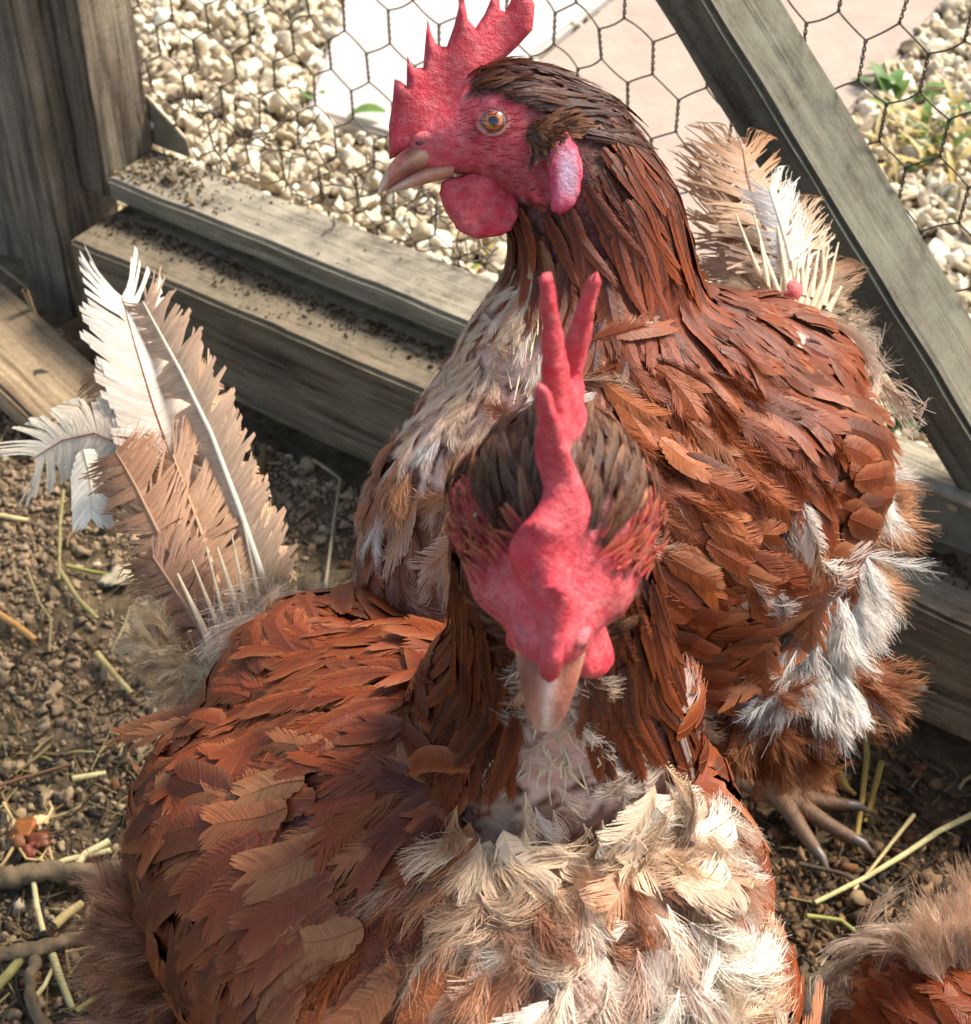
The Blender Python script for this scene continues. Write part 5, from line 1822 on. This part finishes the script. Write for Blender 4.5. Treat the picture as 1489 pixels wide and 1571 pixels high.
def litter():
    rr = np.random.default_rng(21)
    VV, QQ, CC, off = [], [], [], 0
    def add(p, d, ln, r, col, bend):
        nonlocal off
        pts = []
        q = p.copy()
        for k in range(4):
            z = ground_h(q[0], q[1]) + .0015 + p[2]
            pts.append(np.array([q[0], q[1], z + .001 * math.sin(k)]))
            d = nrm(d + bend * np.array([-d[1], d[0], 0]))
            q = q + d * ln / 3
        a, b = [], []
        tube(a, b, pts, np.array([r, r, r * .9, r * .6]), 4)
        VV.append(a[0]); QQ.append(b[0] + off); CC.append(np.tile(col, (len(a[0]), 1))); off += len(a[0])
    zones = [((-.30, -.05), (.33, .52), 520, .8), ((.10, .34), (.34, .62), 650, .7), ((-.42, .05), (.5, .85), 260, .55)]
    for (x0, x1), (y0, y1), n, kk in zones:
        for _ in range(n):
            x, y = rr.uniform(x0, x1), rr.uniform(y0, y1)
            if (np.array([x, y, 0]) - A0) @ N > -.005: continue
            an = rr.uniform(0, 2 * math.pi)
            t = rr.uniform()
            col = [srgb(70, 58, 46), srgb(104, 88, 66), srgb(168, 150, 104), srgb(60, 54, 50), srgb(140, 116, 76)][int(t * 4.99)] * rr.uniform(.6, 1.1)
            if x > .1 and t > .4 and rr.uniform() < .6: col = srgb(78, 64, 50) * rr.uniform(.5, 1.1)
            add(np.array([x, y, rr.uniform(0, .004)]), np.array([math.cos(an), math.sin(an), 0]), rr.uniform(.008, .045) * kk, rr.uniform(.0003, .0010), col, rr.normal(0, .35))
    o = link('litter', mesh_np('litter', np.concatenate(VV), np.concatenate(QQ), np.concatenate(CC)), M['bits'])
    tag(o, 'fine chopped straw and rootlets strewn over the soil', 'litter', kind='stuff')
    # flakes: broken leaves, bark, shavings
    VV, TT, CC, off = [], [], [], 0
    for (x0, x1), (y0, y1), n, kk in [((.10, .36), (.33, .66), 900, 1), ((-.32, -.05), (.33, .50), 260, 1), ((-.42, 0.02), (.5, .86), 120, .8)]:
        for _ in range(n):
            x, y = rr.uniform(x0, x1), rr.uniform(y0, y1)
            if (np.array([x, y, 0]) - A0) @ N > -.004: continue
            r = rr.uniform(.0018, .0062) * kk
            Rm = rotm(rr, 1)[0]
            nrmv = nrm(np.array([rr.normal(0, .5), rr.normal(0, .5), 1]))
            e1 = nrm(np.cross(nrmv, [rr.normal(), rr.normal(), .1])); e2 = np.cross(nrmv, e1)
            k = 7
            c = np.array([x, y, ground_h(x, y) + rr.uniform(.001, .006)])
            ring = [c + (e1 * math.cos(a) * rr.uniform(.5, 1.1) + e2 * math.sin(a) * rr.uniform(.3, .8)) * r + nrmv * rr.normal(0, .12) * r for a in np.linspace(0, 2 * math.pi, k, endpoint=False)]
            V = np.array(ring + [c + nrmv * r * .2] + [q - nrmv * .0004 for q in ring])
            T = [[i, (i + 1) % k, k] for i in range(k)] + [[i, k + 1 + i, k + 1 + (i + 1) % k] for i in range(k)] + [[i, k + 1 + (i + 1) % k, (i + 1) % k] for i in range(k)]
            t = rr.uniform()
            col = (srgb(128, 88, 58) if t < .3 else srgb(84, 66, 50) if t < .7 else srgb(58, 48, 42) if t < .9 else srgb(166, 140, 104)) * rr.uniform(.5, 1.1)
            VV.append(V); TT.append(np.array(T) + off); CC.append(np.tile(col, (len(V), 1))); off += len(V)
    o = link('leaf_litter', mesh_np('leaf_litter', np.concatenate(VV), None, np.concatenate(CC), np.concatenate(TT)), M['bits'], smooth=False)
    tag(o, 'broken brown leaf and bark flakes strewn on the soil', 'leaf litter', kind='stuff')


litter()


# fruit peel at the left
def peel():
    t = empty('fruit_peel', on_ground(45, 1285, 0), label='shrivelled orange fruit peel with roots lying on the soil', cat='peel')
    for i, (px, py, r, c) in enumerate(((40, 1275, .0062, srgb(150, 88, 34)), (58, 1290, .0052, srgb(112, 56, 28)), (28, 1288, .0048, srgb(128, 78, 40)), (62, 1262, .0042, srgb(214, 180, 130)), (48, 1303, .0045, srgb(120, 56, 34)))):
        V, T = lump(3, 90 + i, cuts=3, rough=.6, fine=.35)
        V = V * r * np.array([1.1, 1, .6]) + on_ground(px, py, .005)
        link('peel_piece', mesh_np('peel_piece', V, None, np.array([c * (1 + .4 * noise.noise(Vector(v) * 300)) for v in V]), T), M['beak'], t)
    for pts in ([(20, 1260), (22, 1290), (40, 1318), (80, 1322)], [(60, 1320), (75, 1300), (85, 1340)], [(68, 1265), (80, 1240), (75, 1230)], [(20, 1300), (8, 1320), (-5, 1335)], [(5, 1232), (18, 1255), (30, 1268)]):
        link('rootlet', strand('rootlet', [on_ground(x, y, .006) for x, y in pts], .0010, .0006, srgb(190, 160, 110)), M['bits'], t)


peel()
# white scrap of dried leaf
V, T = lump(3, 99, cuts=2, rough=.9, fine=.5)
V = V * np.array([.0095, .0085, .0012]) + on_ground(178, 884, .004)
tag(link('dry_leaf', mesh_np('dry_leaf', V, None, np.tile(srgb(172, 158, 130), (len(V), 1)), T), M['bits']), 'pale crumpled dry leaf lying left of the brown tail feathers', 'dry leaf')


# greenery outside
def leaf_mesh(name, blades):
    """blades: (base, tip, width, colour, bow)"""
    VV, QQ, CC, off = [], [], [], 0
    for b, tp, w, col, bow in blades:
        b, tp = np.asarray(b), np.asarray(tp)
        d = tp - b; sd = nrm(np.cross(d, ZZ + .01)); up = nrm(np.cross(sd, d))
        n = 8
        V = []
        for k in range(n + 1):
            t = k / n
            c = b + d * t + up * bow * math.sin(math.pi * t)
            ww = w * .5 * math.sin(math.pi * min(.97, t * .9 + .06)) ** .8
            V += [c - sd * ww + up * ww * .25, c, c + sd * ww + up * ww * .25]
        Q = []
        for k in range(n):
            for j in (0, 1): Q.append([3 * k + j, 3 * k + j + 1, 3 * k + j + 4, 3 * k + j + 3])
        VV.append(np.array(V)); QQ.append(np.array(Q) + off); CC.append(np.tile(col, (len(V), 1))); off += len(V)
    return mesh_np(name, np.concatenate(VV), np.concatenate(QQ), np.concatenate(CC))


GRN, GR2, YLW = srgb(112, 142, 66), srgb(92, 126, 60), srgb(206, 180, 112)
rr_ = np.random.default_rng(4)


def weed(px, py, n, h, spread, cols, label, cat='weed', name='weed', w=.010):
    base = on_ground(px, py, .004)
    bl = []
    for k in range(n):
        an = rr_.uniform(0, 2 * math.pi); el = rr_.uniform(.15, .9)
        d = np.array([math.cos(an) * math.cos(el), math.sin(an) * math.cos(el), math.sin(el)])
        L = h * rr_.uniform(.5, 1.1)
        b = base + np.array([rr_.normal(0, spread), rr_.normal(0, spread), 0])
        bl.append((b, b + d * L, w * rr_.uniform(.6, 1.2), cols[int(rr_.integers(len(cols)))] * rr_.uniform(.75, 1.15), L * .12))
    tag(link(name, leaf_mesh(name, bl), M['leaf']), label, cat)


weed(1365, 150, 14, .034, .012, [GR2, GRN], 'small green weed outside by the paving corner', w=.012)
weed(1390, 225, 30, .040, .022, [YLW, GRN, YLW], 'tuft of yellowing grass outside right of the brace', 'grass tuft', 'grass_tuft', .004)
weed(1455, 215, 26, .045, .022, [GRN, GR2, YLW], 'greener grass tuft at the right edge outside', 'grass tuft', 'grass_tuft', .006)
weed(1350, 255, 22, .040, .02, [YLW, srgb(216, 196, 140)], 'dry straw coloured grass tuft against the brace', 'grass tuft', 'grass_tuft', .004)
weed(1465, 260, 16, .04, .02, [GRN, YLW], 'low grass tuft under the right edge tuft', 'grass tuft', 'grass_tuft', .006)
weed(1385, 655, 12, .026, .010, [GR2, srgb(70, 120, 70)], 'dark green weed behind the foot of the brace', w=.013)
weed(490, 158, 5, .016, .004, [GRN], 'tiny green sprout at the edge of the white slab standing for glare', w=.008)
weed(745, 400, 10, .018, .012, [GRN, YLW], 'sparse green weed behind the rail below the wattle', w=.006)
b0 = on_ground(532, 180, .010); b1 = on_ground(592, 172, .018)
tag(link('fallen_leaf', leaf_mesh('fallen_leaf', [(b0, b1, .016, srgb(104, 138, 60), .004)]), M['leaf']), 'single long green leaf lying at the edge of the white slab standing for glare', 'leaf')
